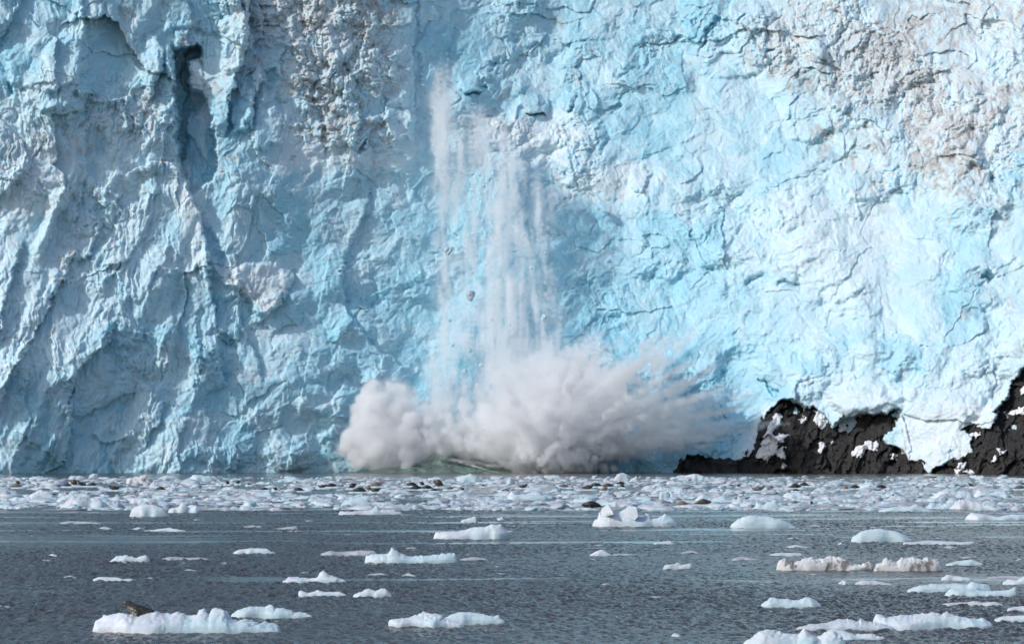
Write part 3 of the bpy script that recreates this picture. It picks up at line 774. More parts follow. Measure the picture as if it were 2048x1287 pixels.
floe('G7', 'small white floe with a peak at one end under the pinnacled berg', 1087, z6((1830,130),(1880,124),(1930,115),(1965,134)), 'p', 0.35)
floe('G8', 'low white floe with a row of three knobs', 1137, z6((1886,272),(1900,256),(1960,250),(1978,240),(2000,255),(2050,248),(2080,256),(2060,268)), 'p', 0.36, 0.6)
floe('G9', 'little white nub of ice near the bottom edge, far from any other floe', 1271, z6((1935,668),(1960,655),(2004,670)), 'p', 0.45)
floe('G10', 'leaning white wedge of ice between the brash and the blue-shouldered floe', 1044, r2((1655,472),(1720,452),(1778,436),(1800,472)), 'w', 0.35, 0.3)
floe('G11', 'small white tooth of ice beside the leaning wedge', 1040, r2((1944,462),(1988,437),(2008,466)), 'w', 0.4)
floe('H1', 'smooth rounded pale blue floe lying on a bright slick', 1056, [(1458,1052),(1475,1036),(1500,1030),(1540,1031),(1572,1041),(1598,1054)], 'b', 0.34, 0.25)
floe('H2', 'glassy blue dome of ice with a low white tail', 1084, z7((1015,122),(1060,85),(1100,57),(1200,46),(1300,61),(1360,90),(1405,118)), 'b', 0.36, 0.25)
floe('H3', 'long thin white floe stretched out behind the glassy blue dome', 1089, z7((1330,126),(1400,122),(1500,113),(1600,120),(1700,124),(1752,118),(1770,134)), 'p', 0.25, 0.45)
floe('H3b', 'faint grey cone of ice below the long thin white floe', 1096, z7((1560,158),(1610,142),(1660,158)), 'g', 0.35, 0.3)
floe('H4', 'small grey floe above the pale strip and the dirty ice', 1095, z7((645,154),(710,138),(780,156)), 'p', 0.3, 0.3)
floe('H5', 'tiny white bead of ice beside the glassy blue dome', 1088, z7((955,140),(975,126),(992,138)), 'w', 0.5, 0.2)
floe('H6', 'flat pale strip of ice right above the dirty white floe', 1111, z7((550,198),(600,186),(740,188),(758,204)), 'p', 0.3, 0.25)
floe('H7', 'grey flat scrap of ice level with the pale strip, far off its tip', 1106, z7((25,188),(100,172),(155,188)), 'g', 0.3, 0.25)
floe('H8', 'grey smudge of ice awash near the dirty white floe', 1120, z7((330,226),(400,208),(500,226)), 'g', 0.3, 0.2)
floe('H9', 'long dirty white floe of crumbling lumps', 1140, z7((592,276),(610,226),(650,211),(690,236),(696,258),(720,232),(770,215),(800,206),(850,225),(900,211),(940,206),(1000,221),(1040,250),(1075,256),(1120,248),(1145,229),(1172,255),(1180,284)), 'd', 0.22, 0.75)
floe('H9b', 'blocky white floe with black dirt in its hollows', 1141, z7((1165,284),(1190,250),(1215,240),(1240,212),(1268,222),(1290,242),(1315,236),(1330,212),(1400,214),(1480,222),(1550,230),(1576,250),(1584,286)), 'd', 0.25, 0.8)
floe('H10', 'smooth blue-grey floe off the end of the blocky dirty one', 1130, z7((1580,256),(1650,236),(1740,225),(1820,256)), 'b', 0.3, 0.2)
floe('H11', 'thin grey sliver of ice above the smooth blue-grey floe', 1115, z7((1640,216),(1700,210),(1770,208),(1775,216)), 'g', 0.25, 0.2)
floe('H12', 'small white half-round of ice below the dirty floe', 1168, z7((960,366),(985,345),(1006,350),(1030,374)), 'w', 0.45, 0.25)
floe('H13', 'low white floe with a thinning tail next to the small half-round', 1169, z7((1045,370),(1100,345),(1180,350),(1280,370)), 'p', 0.32, 0.3)
floe('H14', 'white floe with a bump at one end above the twin blue floes', 1160, z7((1558,342),(1600,311),(1640,320),(1700,328),(1760,342)), 'w', 0.34, 0.4)
floe('H15', 'lumpy white floe running out of the picture above the twin blue floes', 1168, z7((1915,364),(1960,340),(2010,345),(2050,318),(2110,310),(2160,350)), 'w', 0.36, 0.5)
floe('H15b', 'grey sheet of ice awash behind the lumpy floe at the picture edge', 1156, z7((1830,330),(1930,320),(2050,324),(2110,330)), 'g', 0.2, 0.3)
floe('H16', 'long bluish floe with a knob, back one of two that overlap', 1184, z7((1358,404),(1430,376),(1530,365),(1660,368),(1720,370),(1740,350),(1785,366),(1840,372),(1870,400)), 'b', 0.3, 0.45)
floe('H16b', 'bluish floe with an upturned tip, front one of two that overlap', 1192, z7((1570,434),(1620,396),(1700,395),(1760,405),(1850,410),(1960,402),(1990,386),(2018,400),(2010,434)), 'b', 0.3, 0.4)
floe('H17', 'thin ragged grey floe below the two overlapping blue ones', 1211, z7((1530,494),(1600,478),(1720,475),(1750,464),(1800,475),(1880,471),(1940,494)), 'p', 0.25, 0.6)
floe('H18', 'pale slab of ice leaving the picture beside the ragged grey floe', 1222, z7((1944,512),(2000,498),(2080,495),(2120,512)), 'p', 0.34, 0.25)
floe('H19', 'thick pale blue floe with a crest at one end, alone in dark water', 1216, z7((492,502),(550,460),(562,445),(620,451),(700,463),(740,460),(770,440),(800,446),(842,466),(874,500)), 'b', 0.38, 0.4)
floe('H20', 'wide white floe topped by a row of blue-white humps', 1258, z7((1150,600),(1170,546),(1210,541),(1250,566),(1330,551),(1400,545),(1500,536),(1518,530),(1560,541),(1590,526),(1640,546),(1690,560),(1760,570),(1810,572),(1888,606)), 'w', 0.4, 0.5)
floe('H21', 'greyer floe with small peaks lying against the wide humped floe', 1260, z7((695,630),(800,601),(900,595),(950,576),(1020,571),(1080,588),(1095,568),(1125,585),(1200,596),(1310,628)), 'p', 0.3, 0.5)
floe('H22b', 'jumbled white floe squeezed behind the big smooth one at the bottom edge', 1280, z7((820,690),(880,650),(940,622),(1000,640),(1060,662),(1150,655),(1240,686)), 'w', 0.36, 0.6)
floe('H22', 'big smooth white floe cut off by the bottom edge', 1304, z7((372,735),(430,682),(500,641),(560,632),(640,640),(680,652),(720,660),(760,626),(805,662),(850,690),(890,652),(930,642),(980,670),(1030,720)), 'w', 0.42, 0.45)
floe('H23', 'white slab leaving the picture just beyond the wide humped floe', 1244, z7((1862,580),(1920,556),(2048,550),(2120,560),(2150,590)), 'w', 0.34, 0.35)
floe('H24', 'tiny pale lump of ice above the big smooth floe', 1268, z7((-10,664),(8,654),(30,666)), 'p', 0.5, 0.3)
# --- at the edge of the brash band
floe('I1', 'white berg crowned by two sharp pinnacles', 1053, r3((715,502),(735,470),(765,452),(790,400),(812,420),(880,420),(910,415),(940,412),(1000,425),(1060,420),(1085,436),(1130,442),(1150,412),(1178,420),(1192,452),(1240,450),(1310,416),(1350,450),(1400,480),(1425,515)), 'w', 0.3, 0.5)
floe('I2', 'smooth white dome of ice like a half egg', 1033, r1((1010,436),(1050,371),(1100,346),(1200,345),(1280,370),(1335,436)), 'w', 0.5, 0.08)
floe('I3', 'white floe with two round knobs next to the half egg dome', 1025, r1((1318,396),(1360,371),(1400,366),(1430,331),(1470,340),(1492,376),(1540,346),(1580,370),(1592,408)), 'w', 0.4, 0.5)
floe('I4', 'white floe sloping down to a low ridge at the edge of the brash', 1039, r4((1598,438),(1650,390),(1720,396),(1800,406),(1850,420),(1950,401),(2050,400),(2100,430)), 'w', 0.34, 0.4)
floe('I5', 'grey hump of ice beside the smooth floe on the bright slick', 1053, r4((410,498),(480,474),(545,494)), 'g', 0.4, 0.3)
floe('I6', 'tall white mound of ice in the brash above open water', 1003, r1((195,318),(240,262),(320,220),(380,240),(440,290),(505,316)), 'w', 0.45, 0.45)
floe('I7', 'long white floe with a spike at the ragged edge of the brash', 1029, r2((685,412),(720,398),(800,400),(960,382),(1000,346),(1022,380),(1130,386),(1210,416)), 'p', 0.3, 0.55)
floe('I8', 'low blue slab of ice behind the spiked white floe', 1014, r2((715,345),(800,302),(880,296),(970,340)), 'b', 0.35, 0.2)
floe('I9', 'pale blue floe with three jagged teeth', 1020, r4((0,370),(30,350),(48,300),(100,330),(140,310),(190,292),(222,335),(282,345),(290,372)), 'b', 0.4, 0.5)
floe('I10', 'long low blue and white floe at the edge of the brash beyond the jagged teeth', 1023, r4((945,378),(1050,346),(1200,340),(1240,322),(1300,350),(1400,382)), 'b', 0.3, 0.4)
floe('I11', 'bright blue block of ice floating before the green wave', 964, r2((1606,172),(1650,130),(1740,101),(1800,130),(1835,170)), 'b', 0.5, 0.35)
floe('I12', 'grey rubbly berg floating before the dark foot of the splash', 961, r3((885,150),(920,110),(960,96),(1000,104),(1030,150)), 'p', 0.5, 0.6)
floe('I12b', 'ragged white lump beside the grey rubbly berg', 964, r3((1005,168),(1040,140),(1075,122),(1100,168)), 'w', 0.5, 0.7)
floe('I13', 'white heap of ice floating below the dark rock knoll', 960, r3((1435,152),(1480,111),(1560,105),(1620,130),(1675,154)), 'w', 0.5, 0.55)
floe('I14', 'sandy topped lump of ice at the foot of the grey ice face', 966, r1((985,164),(1010,132),(1060,136),(1100,128),(1150,106),(1205,160)), 'd', 0.5, 0.55)
floe('I15', 'low pale wedge of ice next to the sandy topped lump', 957, r1((1238,144),(1320,112),(1422,142)), 'b', 0.4, 0.3)
floe('I16', 'wide bright blue slab in the thick of the brash', 1001, r3((45,318),(70,270),(200,266),(370,276),(380,312)), 'b', 0.4, 0.2)
floe('I17', 'blue-white boulder of ice standing up from the brash', 998, r3((1245,300),(1268,246),(1310,238),(1338,260),(1342,304)), 'b', 0.9, 0.3)
floe('I18', 'long flat floe with a tan and a brown seal on it', 1014, r3((1335,376),(1400,350),(1500,345),(1620,340),(1800,338),(1820,370)), 'w', 0.5, 0.3)
floe('I19', 'flat white floe under the biggest black seal', 1020, r3((572,386),(640,366),(740,368),(790,390)), 'w', 0.5, 0.25)
# the two pinnacles of the berg are blocks of their own look
pin, _ = FLOES['I1']
def shard(name, parent, base, pts, deep, mat):
    """A thick broken slab of ice with a straight-edged outline."""
    Y = dist_of(base) + deep * 0.5
    P = [at(x, y, Y) for x, y in pts]; n = len(P)
    bm = bmesh.new(); loc = Vector(parent.location) if parent else Vector((0, 0, 0))
    x0 = min(p[0] for p in P); xw = max(p[0] for p in P) - x0
    fr = [bm.verts.new(Vector((p[0], p[1] - deep * (.5 - 0.75 * (1 - (p[0] - x0) / xw)), p[2])) - loc) for i, p in enumerate(P)]
    cx = sum(p[0] for p in P) / n; cz = sum(p[2] for p in P) / n
    bk = [bm.verts.new(Vector((cx + (p[0] - cx) * .82 + .25, p[1] + deep * .8, cz + (p[2] - cz) * .86)) - loc) for p in P]
    ctr = bm.verts.new(Vector((cx + .12 * xw, Y - deep * .30, cz)) - loc)
    for i in range(n):
        j = (i + 1) % n
        bm.faces.new((fr[i], fr[j], bk[j], bk[i])); bm.faces.new((fr[j], fr[i], ctr))
    bm.faces.new(bk)
    bmesh.ops.recalc_face_normals(bm, faces=bm.faces)
    me = bpy.data.meshes.new(name); bm.to_mesh(me); bm.free()
    return link(name, me, mat, parent)
shard('pinnacle', pin, 1053, r3((758,472),(778,445),(800,382),(848,340),(884,402),(892,425),(840,440)), 2.0, ICE['w'])
shard('pinnacle', pin, 1053, r3((930,415),(978,385),(1020,358),(1070,366),(1085,440),(1060,470),(1005,448)), 1.8, ICE['w'])
# ------------------------------------------------------------------ the crowded band of brash ice
# the far seals: column, row, length in px, pose, coat, way round, label
Z = 0; M = 180
SEALS = [
 (36,966,9,'round','k',Z,'tiny black seal curled behind the tan one near the picture edge'),
 (31,972,22,'flat','t',M,'tan seal stretched out alone close to the picture edge'),
 (135,970,15,'flat','n',Z,'first dark seal at the outer end of the huddle of four'),
 (148,968,15,'round','r',Z,'brown hunched seal second in the huddle of four'),
 (163,969,20,'headup','k',Z,'black seal lifting its head, third in the huddle of four'),
 (184,969,17,'flat','n',M,'slim dark seal at the inner end of the huddle of four'),
 (229,977,22,'banana','k',Z,'black seal bent like a banana on a white pan after the huddle of four'),
 (322,977,17,'flat','k',Z,'black seal with its tail trailing, alone between huddle and the round three'),
 (455,966,9,'round','k',Z,'first of three round black seals on the low blue floe'),
 (476,965,8,'round','k',M,'middle one of three round black seals on the low blue floe'),
 (498,967,8,'headup','k',Z,'upright black seal, last of three on the low blue floe'),
 (529,977,13,'flat','k',M,'short black seal beside a smaller round one'),
 (551,978,9,'round','k',Z,'small round black seal beside the short black one'),
 (598,979,18,'flat','k',Z,'thin flat black seal before the pair with raised flippers'),
 (645,973,17,'banana','k',M,'black seal waving its flippers in the air'),
 (662,971,20,'flat','k',M,'black seal with arched back behind the one waving its flippers'),
 (705,974,14,'round','n',M,'dark seal with a pale cheek beyond the waving pair'),
 (751,970,24,'flat','t',M,'long tan seal lying flat above the dark row'),
 (737,978,12,'round','t',Z,'pale pinkish seal curled on top of the dark row'),
 (720,981,24,'flat','k',Z,'black seal at the outer end of the dark row below the tan ones'),
 (751,981,20,'banana','k',M,'black seal at the inner end of the dark row below the tan ones'),
 (824,969,20,'flat','k',Z,'black seal above the pair lying nose to nose'),
 (844,968,10,'round','n',Z,'little dark seal next to the round brown one'),
 (831,976,22,'flat','k',M,'first black seal of the pair lying nose to nose'),
 (855,975,20,'flat','k',Z,'second black seal of the pair lying nose to nose'),
 (877,971,19,'round','r',Z,'fat round brown seal standing out above the nose to nose pair'),
 (869,979,13,'flat','n',Z,'dark seal squeezed under the fat round brown one'),
 (899,976,14,'flat','s',M,'grey seal lying just past the fat round brown one'),
 (925,978,8,'round','r',Z,'small reddish seal between the grey one and the upright one'),
 (967,970,8,'headup','k',Z,'black seal sitting upright near the bright blue block'),
 (1012,980,14,'flat','k',Z,'black seal in front of the wide bright blue slab'),
 (1024,981,13,'flat','r',M,'reddish seal tucked behind the black one at the bright blue slab'),
 (1046,973,17,'banana','k',M,'dark arched seal above the wide bright blue slab'),
 (1128,972,18,'flat','s',Z,'grey seal on a blue hump of ice between the two crowds'),
 (1193,970,19,'flat','n',Z,'slim dark seal atop the crowd before the splash'),
 (1216,971,20,'flat','r',M,'broad brown seal in the middle of the crowd before the splash'),
 (1175,976,24,'banana','r',M,'rusty arched seal at the outer edge of the crowd before the splash'),
 (1209,979,11,'round','t',M,'small tan seal below the broad brown one'),
 (1242,966,16,'flat','n',Z,'thin dark seal beside the grey rubbly berg'),
 (1245,972,9,'round','k',Z,'small black seal below the grey rubbly berg'),
 (1477,971,6,'round','k',Z,'black dot of a seal alone under the rock knoll'),
 (1516,979,26,'banana','s',M,'long grey seal with raised back, alone under the rock knoll'),
 (1542,975,9,'round','t',Z,'small tan seal sitting next to the long grey one'),
 (1590,973,22,'flat','k',M,'black seal second from the top in the trio above the ball shaped seal'),
 (1609,969,17,'flat','k',Z,'black seal on top of the trio above the ball shaped seal'),
 (1592,979,11,'flat','n',Z,'small dark seal at the bottom of the trio above the ball shaped seal'),
 (1623,1006,9,'round','n',90,'dark ball shaped seal low in the brash'),
 (1692,976,9,'round','t',Z,'pale tan seal beside the dark flat one past the trio'),
 (1709,974,19,'flat','n',M,'dark flat seal past the trio, beside a pale tan one'),
 (1761,975,22,'flat','n',M,'dark seal with head raised on a slope, alone'),
 (1942,970,12,'headup','k',Z,'black seal like a small tent, alone near the cliff'),
 (2038,975,20,'flat','s',M,'grey seal at the picture edge under the cliff'),
 (2047,970,9,'round','k',Z,'black seal just above the grey one at the picture edge'),
]
NEAR = [(1184,1009,37),(1363,1003,24),(1406,1002,30)]
SU = np.array([q[:3] for q in SEALS] + NEAR, float)
rng = np.random.RandomState(11)
def hides_seal(u, base, w):
    """Whether a lump at this column and row would stand before a seal."""
    return bool(np.any((np.abs(SU[:, 0] - u) < SU[:, 2] * .55 + w / 2) & (base > SU[:, 1] + 3.5) & (base < SU[:, 1] + 12)))
def lump_template(seed, n=14, m=7):
    """A small lump of ice as rings; flat-bottomed, knobbly."""
    r = np.random.RandomState(seed); V = []; Fc = []
    for j in range(m):
        a = j / (m - 1) * pi * 0.62
        for i in range(n):
            b = 2 * pi * i / n
            q = 1 + 0.55 * perlin(np.float32([cos(b) * 1.4 + seed]), np.float32([sin(b) * 1.4 + a * 1.6]), 400 + seed)[0] + 0.10 * r.randn()
            V.append((sin(a) * cos(b) * q, sin(a) * sin(b) * q, cos(a) * (1 + 0.22 * r.randn() * (j > 0))))
    for j in range(m - 1):
        for i in range(n):
            Fc.append((j * n + i, (j + 1) * n + i, (j + 1) * n + (i + 1) % n, j * n + (i + 1) % n))
    return np.array(V, f32), np.array(Fc, np.int32)
LT = [lump_template(s) for s in range(10)]
def band_row(n, top=953.5, bot=1021.0, pw=0.85):
    return top + (bot - top) * rng.rand(n) ** pw
def lumps(name, n, rows, size, flat, mat, cols=None):
    VV, FF = [], []; o = 0
    us = rng.uniform(-80, 2130, n) if cols is None else cols
    for i in range(n):
        v, f = LT[rng.randint(len(LT))]
        d = dist_of(rows[i]); s = size[i]; a = rng.rand() * 6.28
        x = v[:, 0] * s * rng.uniform(.8, 2.2); y = v[:, 1] * s * rng.uniform(.7, 1.3); z = v[:, 2] * s * flat[i]
        VV.append(np.stack([x * cos(a) - y * sin(a) + (us[i] - 1024) / F * d, x * sin(a) + y * cos(a) + d, z], -1)); FF.append(f + o); o += len(v)
    return link(name, raw_mesh(name, np.concatenate(VV), np.concatenate(FF)), mat)
def band(n, sz, sd, flat, mat, label, name, thr):
    rows, us = [], []
    while len(rows) < n:
        r = band_row(4 * n); u = rng.uniform(-360, 2410, 4 * n)
        k = fbm(u / 150, r / 5.0, 420, 2) + 0.25 * np.clip((985 - r) / 40, -1, 1) > thr
        for a, b in zip(r[k], u[k]):
            if len(rows) < n and not hides_seal(b, a, 14): rows.append(a); us.append(b)
    b = lumps(name, n, np.array(rows), np.clip(rng.lognormal(sz, sd, n), 0.12, 1.9), rng.uniform(*flat, n), mat, np.array(us))
    return tag(b, label, 'brash ice', kind='stuff')
band(5700, -1.25, 0.55, (0.20, 0.65), ICE['q'], 'white lumps of broken brash ice crowding the band below the glacier', 'brash_ice', -0.05)
band(4200, -0.95, 0.55, (0.06, 0.24), ICE['m'], 'flat mauve-grey slush between the lumps of brash ice', 'slush', -0.35)
band(1600, -1.1, 0.5, (0.2, 0.6), ICE['b'], 'pale blue lumps scattered through the brash ice', 'brash_ice', -0.3)
n = 160
rows = 1024 + 180 * rng.rand(n) ** 2.2
b = lumps('drifting_slush', n, rows, np.clip(rng.lognormal(-2.1, 0.5, n), 0.05, 0.3), rng.uniform(0.1, 0.35, n), ICE['g'])
tag(b, 'small bits of grey slush drifting on the open water', 'slush', kind='stuff')
# bigger pieces one can count
def chunk(i, base, uc, w, h, kind, label, group):
    k = rng.randint(3, 6); pts = [(uc - w / 2, base - 1)]
    for q in range(k): pts.append((uc - w / 2 + w * (q + 1) / (k + 1), base - h * rng.uniform(0.55, 1.0)))
    pts.append((uc + w / 2, base - 1))
    floe('C%d' % i, label, base, pts, kind, 0.55, 0.65, group, 'ice_chunk', 'ice chunk')
for i in range(190):
    base = 955 + 64 * rng.rand() ** 0.8; sc = (base - HZ) / 100
    w = rng.uniform(22, 60) * sc * rng.choice([1, 1, 1.5]); h = w * rng.uniform(0.10, 0.28)
    uc = rng.uniform(-20, 2070)
    if hides_seal(uc, base, w): continue
    kind = rng.choice(['w', 'w', 'q', 'p', 'b'])
    if kind == 'b': chunk(i, base, uc, w, h, 'b', 'pale blue ice chunk jammed among the white brash below the glacier', 'pale blue chunks in the brash')
    else: chunk(i, base, uc, w, h, kind, 'white ice chunk jammed among the brash below the glacier', 'white chunks in the brash')
# ------------------------------------------------------------------ seals
def loft(rings, caps=True):
    """rings: list of (centre, side vector, up vector) with the vectors already scaled; returns verts and quads (closed by poles)."""
    n = 12; V = []; Q = []
    for c, s, u in rings:
        for i in range(n):
            b = 2 * pi * i / n; V.append(np.array(c) + np.array(s) * cos(b) + np.array(u) * sin(b))
    for j in range(len(rings) - 1):
        for i in range(n): Q.append((j * n + i, j * n + (i + 1) % n, (j + 1) * n + (i + 1) % n, (j + 1) * n + i))
    for j, r in ((0, rings[0]), (len(rings) - 1, rings[-1])):
        k = len(V); V.append(np.array(r[0]))
        for i in range(n):
            q = (j * n + i, j * n + (i + 1) % n); Q.append((k, q[1], q[0], q[0]) if j == 0 else (k, q[0], q[1], q[1]))
    return V, Q
def seal_shape(pose):
    """Body, head and flippers of one seal, 1.6 m long, nose towards -x."""
    parts = []
    B = {  # (x, z of the axis, half width, half height)
     'flat':   [(.78,.07,.05,.04),(.70,.09,.09,.07),(.50,.15,.17,.14),(.25,.20,.25,.20),(0,.23,.28,.23),(-.25,.22,.26,.21),(-.44,.19,.20,.17),(-.56,.18,.15,.14),(-.66,.19,.135,.13),(-.74,.185,.11,.10),(-.80,.165,.07,.065),(-.84,.155,.035,.035)],
     'banana': [(.74,.36,.05,.04),(.68,.28,.08,.07),(.52,.18,.16,.13),(.27,.18,.24,.18),(0,.21,.28,.22),(-.25,.21,.25,.20),(-.42,.25,.19,.17),(-.53,.33,.15,.14),(-.62,.40,.135,.13),(-.70,.42,.11,.10),(-.76,.41,.07,.065),(-.80,.40,.035,.035)],
     'headup': [(.76,.07,.05,.04),(.68,.09,.09,.07),(.48,.14,.17,.13),(.24,.20,.25,.19),(0,.25,.28,.24),(-.2,.30,.25,.23),(-.34,.40,.19,.19),(-.42,.50,.155,.15),(-.50,.57,.135,.135),(-.58,.58,.11,.105),(-.645,.56,.07,.07),(-.685,.545,.035,.035)],
     'round':  [(.40,.10,.05,.05),(.34,.16,.13,.12),(.22,.24,.22,.20),(.05,.28,.27,.27),(-.10,.30,.26,.27),(-.22,.33,.20,.22),(-.30,.38,.15,.15),(-.37,.41,.13,.13),(-.44,.41,.10,.10),(-.50,.395,.06,.06),(-.53,.39,.03,.03)]}[pose]
    rings = []
    for i, (x, z, w, h) in enumerate(B):
        a = B[max(i - 1, 0)]; b = B[min(i + 1, len(B) - 1)]
        t = np.array([b[0] - a[0], 0, b[1] - a[1]]); t /= np.linalg.norm(t)
        u = np.cross(t, [0, 1, 0]); u = u / np.linalg.norm(u); u = u if u[2] > 0 else -u
        rings.append(((x, 0, z), (0, w, 0), u * h))
    parts.append(loft(rings))
    tx, tz = B[0][0], B[0][1]
    for s in (-1, 1):                                             # hind flippers, spread like a fan
        up = 0.5 if pose == 'banana' else 0.05
        parts.append(loft([((tx - .06, s * .03, tz), (0, .05, 0), (0, 0, .035)), ((tx + .08, s * .07, tz + .05 * up), (0, .075, 0), (0, 0, .02)), ((tx + .20, s * .13, tz + .22 * up), (0, .085, .02), (0, 0, .012))]))
        fx, fz = (-.22, .14) if pose != 'round' else (-.12, .16)  # fore flippers, flat on the ice
        parts.append(loft([((fx, s * .20, fz), (.07, 0, 0), (0, 0, .04)), ((fx + .05, s * .31, fz - .07), (.06, 0, 0), (0, 0, .022)), ((fx + .12, s * .38, .025), (.05, 0, 0), (0, 0, .012))]))
    V, Q = [], []
    for v, q in parts:
        o = len(V); V += list(v); Q += [tuple(i + o for i in f) for f in q]
    return np.array(V, f32), Q
def seal_mesh(pose, voxel):
    V, Q = seal_shape(pose)
    me = bpy.data.meshes.new('seal'); me.from_pydata([tuple(map(float, v)) for v in V], [], [tuple(dict.fromkeys(q)) for q in Q]); me.update()
    tmp = bpy.data.objects.new('seal', me); COL.objects.link(tmp)
    md = tmp.modifiers.new('join', 'REMESH'); md.mode = 'VOXEL'; md.voxel_size = voxel; md.use_smooth_shade = True
    sm = tmp.modifiers.new('soft', 'SMOOTH'); sm.iterations = 3; sm.factor = 0.5
    out = bpy.data.meshes.new_from_object(tmp.evaluated_get(bpy.context.evaluated_depsgraph_get()))
    bpy.data.objects.remove(tmp); bpy.data.meshes.remove(me)
    out.name = 'seal'
    out.materials.clear()
    return out
def coat(name, lo, hi, spots=0.0, pale=(0.3, 0.28, 0.24), bib=False):
    k = NT(name); oc = k.coord('Object')
    c = k.mix(k.ramp(k.noise(oc, 3.0, 3), 0.35, 0.65), lo, hi)
    if spots: c = k.mix(k.math('MULTIPLY', k.ramp(k.noise(oc, 11.0, 2, 0.5), 0.56, 0.64), spots), c, pale)
    if bib: # pale throat and chest, mottled
        sx = k.n('ShaderNodeSeparateXYZ'); k.l(oc, sx.inputs[0])
        low = k.ramp(k.math('ADD', sx.outputs['Z'], k.math('MULTIPLY', sx.outputs['X'], 0.55)), 0.10, 0.24, 1.0, 0.0)
        frontal = k.ramp(sx.outputs['X'], -0.30, -0.12, 1.0, 0.0)
        mot = k.ramp(k.noise(oc, 14.0, 3, 0.6), 0.42, 0.60)
        c = k.mix(k.math('MULTIPLY', k.math('MULTIPLY', low, frontal), mot), c, (0.50, 0.47, 0.42))
    k.l(c, k.b.inputs['Base Color']); k.b.inputs['Roughness'].default_value = 0.45
    return k.m
COAT = {'k': coat("black seal coat", (0.012, 0.012, 0.013), (0.030, 0.028, 0.027)), 'n': coat("dark seal coat", (0.022, 0.020, 0.020), (0.035, 0.032, 0.03), 0.15, (0.14, 0.12, 0.10)),
        'r': coat("brown seal coat", (0.045, 0.027, 0.017), (0.085, 0.052, 0.034), 0.2), 't': coat("tan seal coat", (0.15, 0.115, 0.08), (0.24, 0.19, 0.14), 0.3, (0.42, 0.36, 0.28)),
        'h': coat("spotted seal coat", (0.020, 0.018, 0.016), (0.060, 0.050, 0.038), 0.30, (0.15, 0.13, 0.10), True), 's': coat("grey seal coat", (0.08, 0.08, 0.085), (0.16, 0.155, 0.15), 0.4)}
SEAL = {p: seal_mesh(p, 0.028) for p in ('flat', 'banana', 'headup', 'round')}
for me in SEAL.values(): me.materials.append(COAT['n'])
GROUP = 'harbour seals hauled out on the ice'
def seal(u, v, px, pose, col, yaw, label, pan=True, z=None, seatkey=None):
    """A seal whose belly shows at column u, row v, px pixels long; yaw 0 = nose to the left of the picture."""
    rowb = v + 4.5
    d = dist_of(rowb); w = px * 1.5
    if pan:
        floe('P%d_%d' % (u, v), 'flat white ice pan with a seal resting on it', rowb, [(u - w * .72, rowb - .6), (u - w * .55, v + 1.2), (u, v + 1.0), (u + w * .55, v + 1.4), (u + w * .72, rowb - .6)], 'w', 0.8, 0.22, 'ice pans under seals', 'ice_pan', 'ice pan')
        o_, P = FLOES['P%d_%d' % (u, v)]
        dc = o_.location.y; zt = P[np.argmin((P[:, 0] - (u - 1024) / F * dc) ** 2 + (P[:, 1] - dc) ** 2), 2]
    else:
        o_, P = FLOES[seatkey]; dc = o_.location.y; zt = P[np.argmin((P[:, 0] - (u - 1024) / F * dc) ** 2 + (P[:, 1] - dc) ** 2), 2]
    L = px * 1.18 / F * dc; s = L / (1.75 if pose != 'round' else 1.05)
    o = bpy.data.objects.new('seal', SEAL[pose]); COL.objects.link(o)
    o.location = ((u - 1024) / F * dc, dc - 0.05, zt - 0.02); o.scale = (s, min(s, 1.25), s * 1.2); o.rotation_euler = (0, 0, radians(yaw))
    o.material_slots[0].link = 'OBJECT'; o.material_slots[0].material = COAT[col]
    tag(o, label, 'seal', GROUP)
    return o
for q in SEALS: seal(*q)
seal(1184, 1009, 37, 'flat', 'k', Z, 'biggest black seal stretched on a flat floe behind the pinnacled berg', False, seatkey='I19')
seal(1363, 1003, 24, 'flat', 't', M, 'tan seal sharing the long flat floe with a brown one', False, seatkey='I18')
seal(1406, 1002, 30, 'flat', 'r', M, 'chestnut brown seal sharing the long flat floe with a tan one', False, seatkey='I18')
# the near one, alert, with eyes and nose of its own
me = seal_mesh('headup', 0.011); me.materials.append(COAT['h'])
hero = link('seal', me); o_, P = FLOES['F1']
dc = o_.location.y; xh = (282 - 1024) / F * dc
zt = np.median(P[(abs(P[:, 0] - xh) < 0.25) & (abs(P[:, 1] - dc) < 0.25), 2])
hero.location = (xh, dc + 0.05, zt - 0.06); hs = 0.86
hero.scale = (hs, hs, hs * 0.90); hero.rotation_euler = (0, 0, radians(10))
tag(hero, 'spotted dark seal with a pale chest, head raised, on the long lumpy floe', 'seal', GROUP)
def bead(name, loc, r, col, parent):
    bm = bmesh.new(); bmesh.ops.create_uvsphere(bm, u_segments=10, v_segments=7, radius=r)
    m = bpy.data.meshes.new(name); bm.to_mesh(m); bm.free()
    k = NT(name); k.b.inputs['Base Color'].default_value = col; k.b.inputs['Roughness'].default_value = 0.15
    o = link(name, m, k.m, parent); o.location = loc; return o
for s in (-1, 1): bead('eye', (-0.575, s * 0.088, 0.635), 0.022, (0.01, 0.01, 0.01, 1), hero)
bead('nose', (-0.70, 0, 0.555), 0.024, (0.012, 0.012, 0.012, 1), hero)
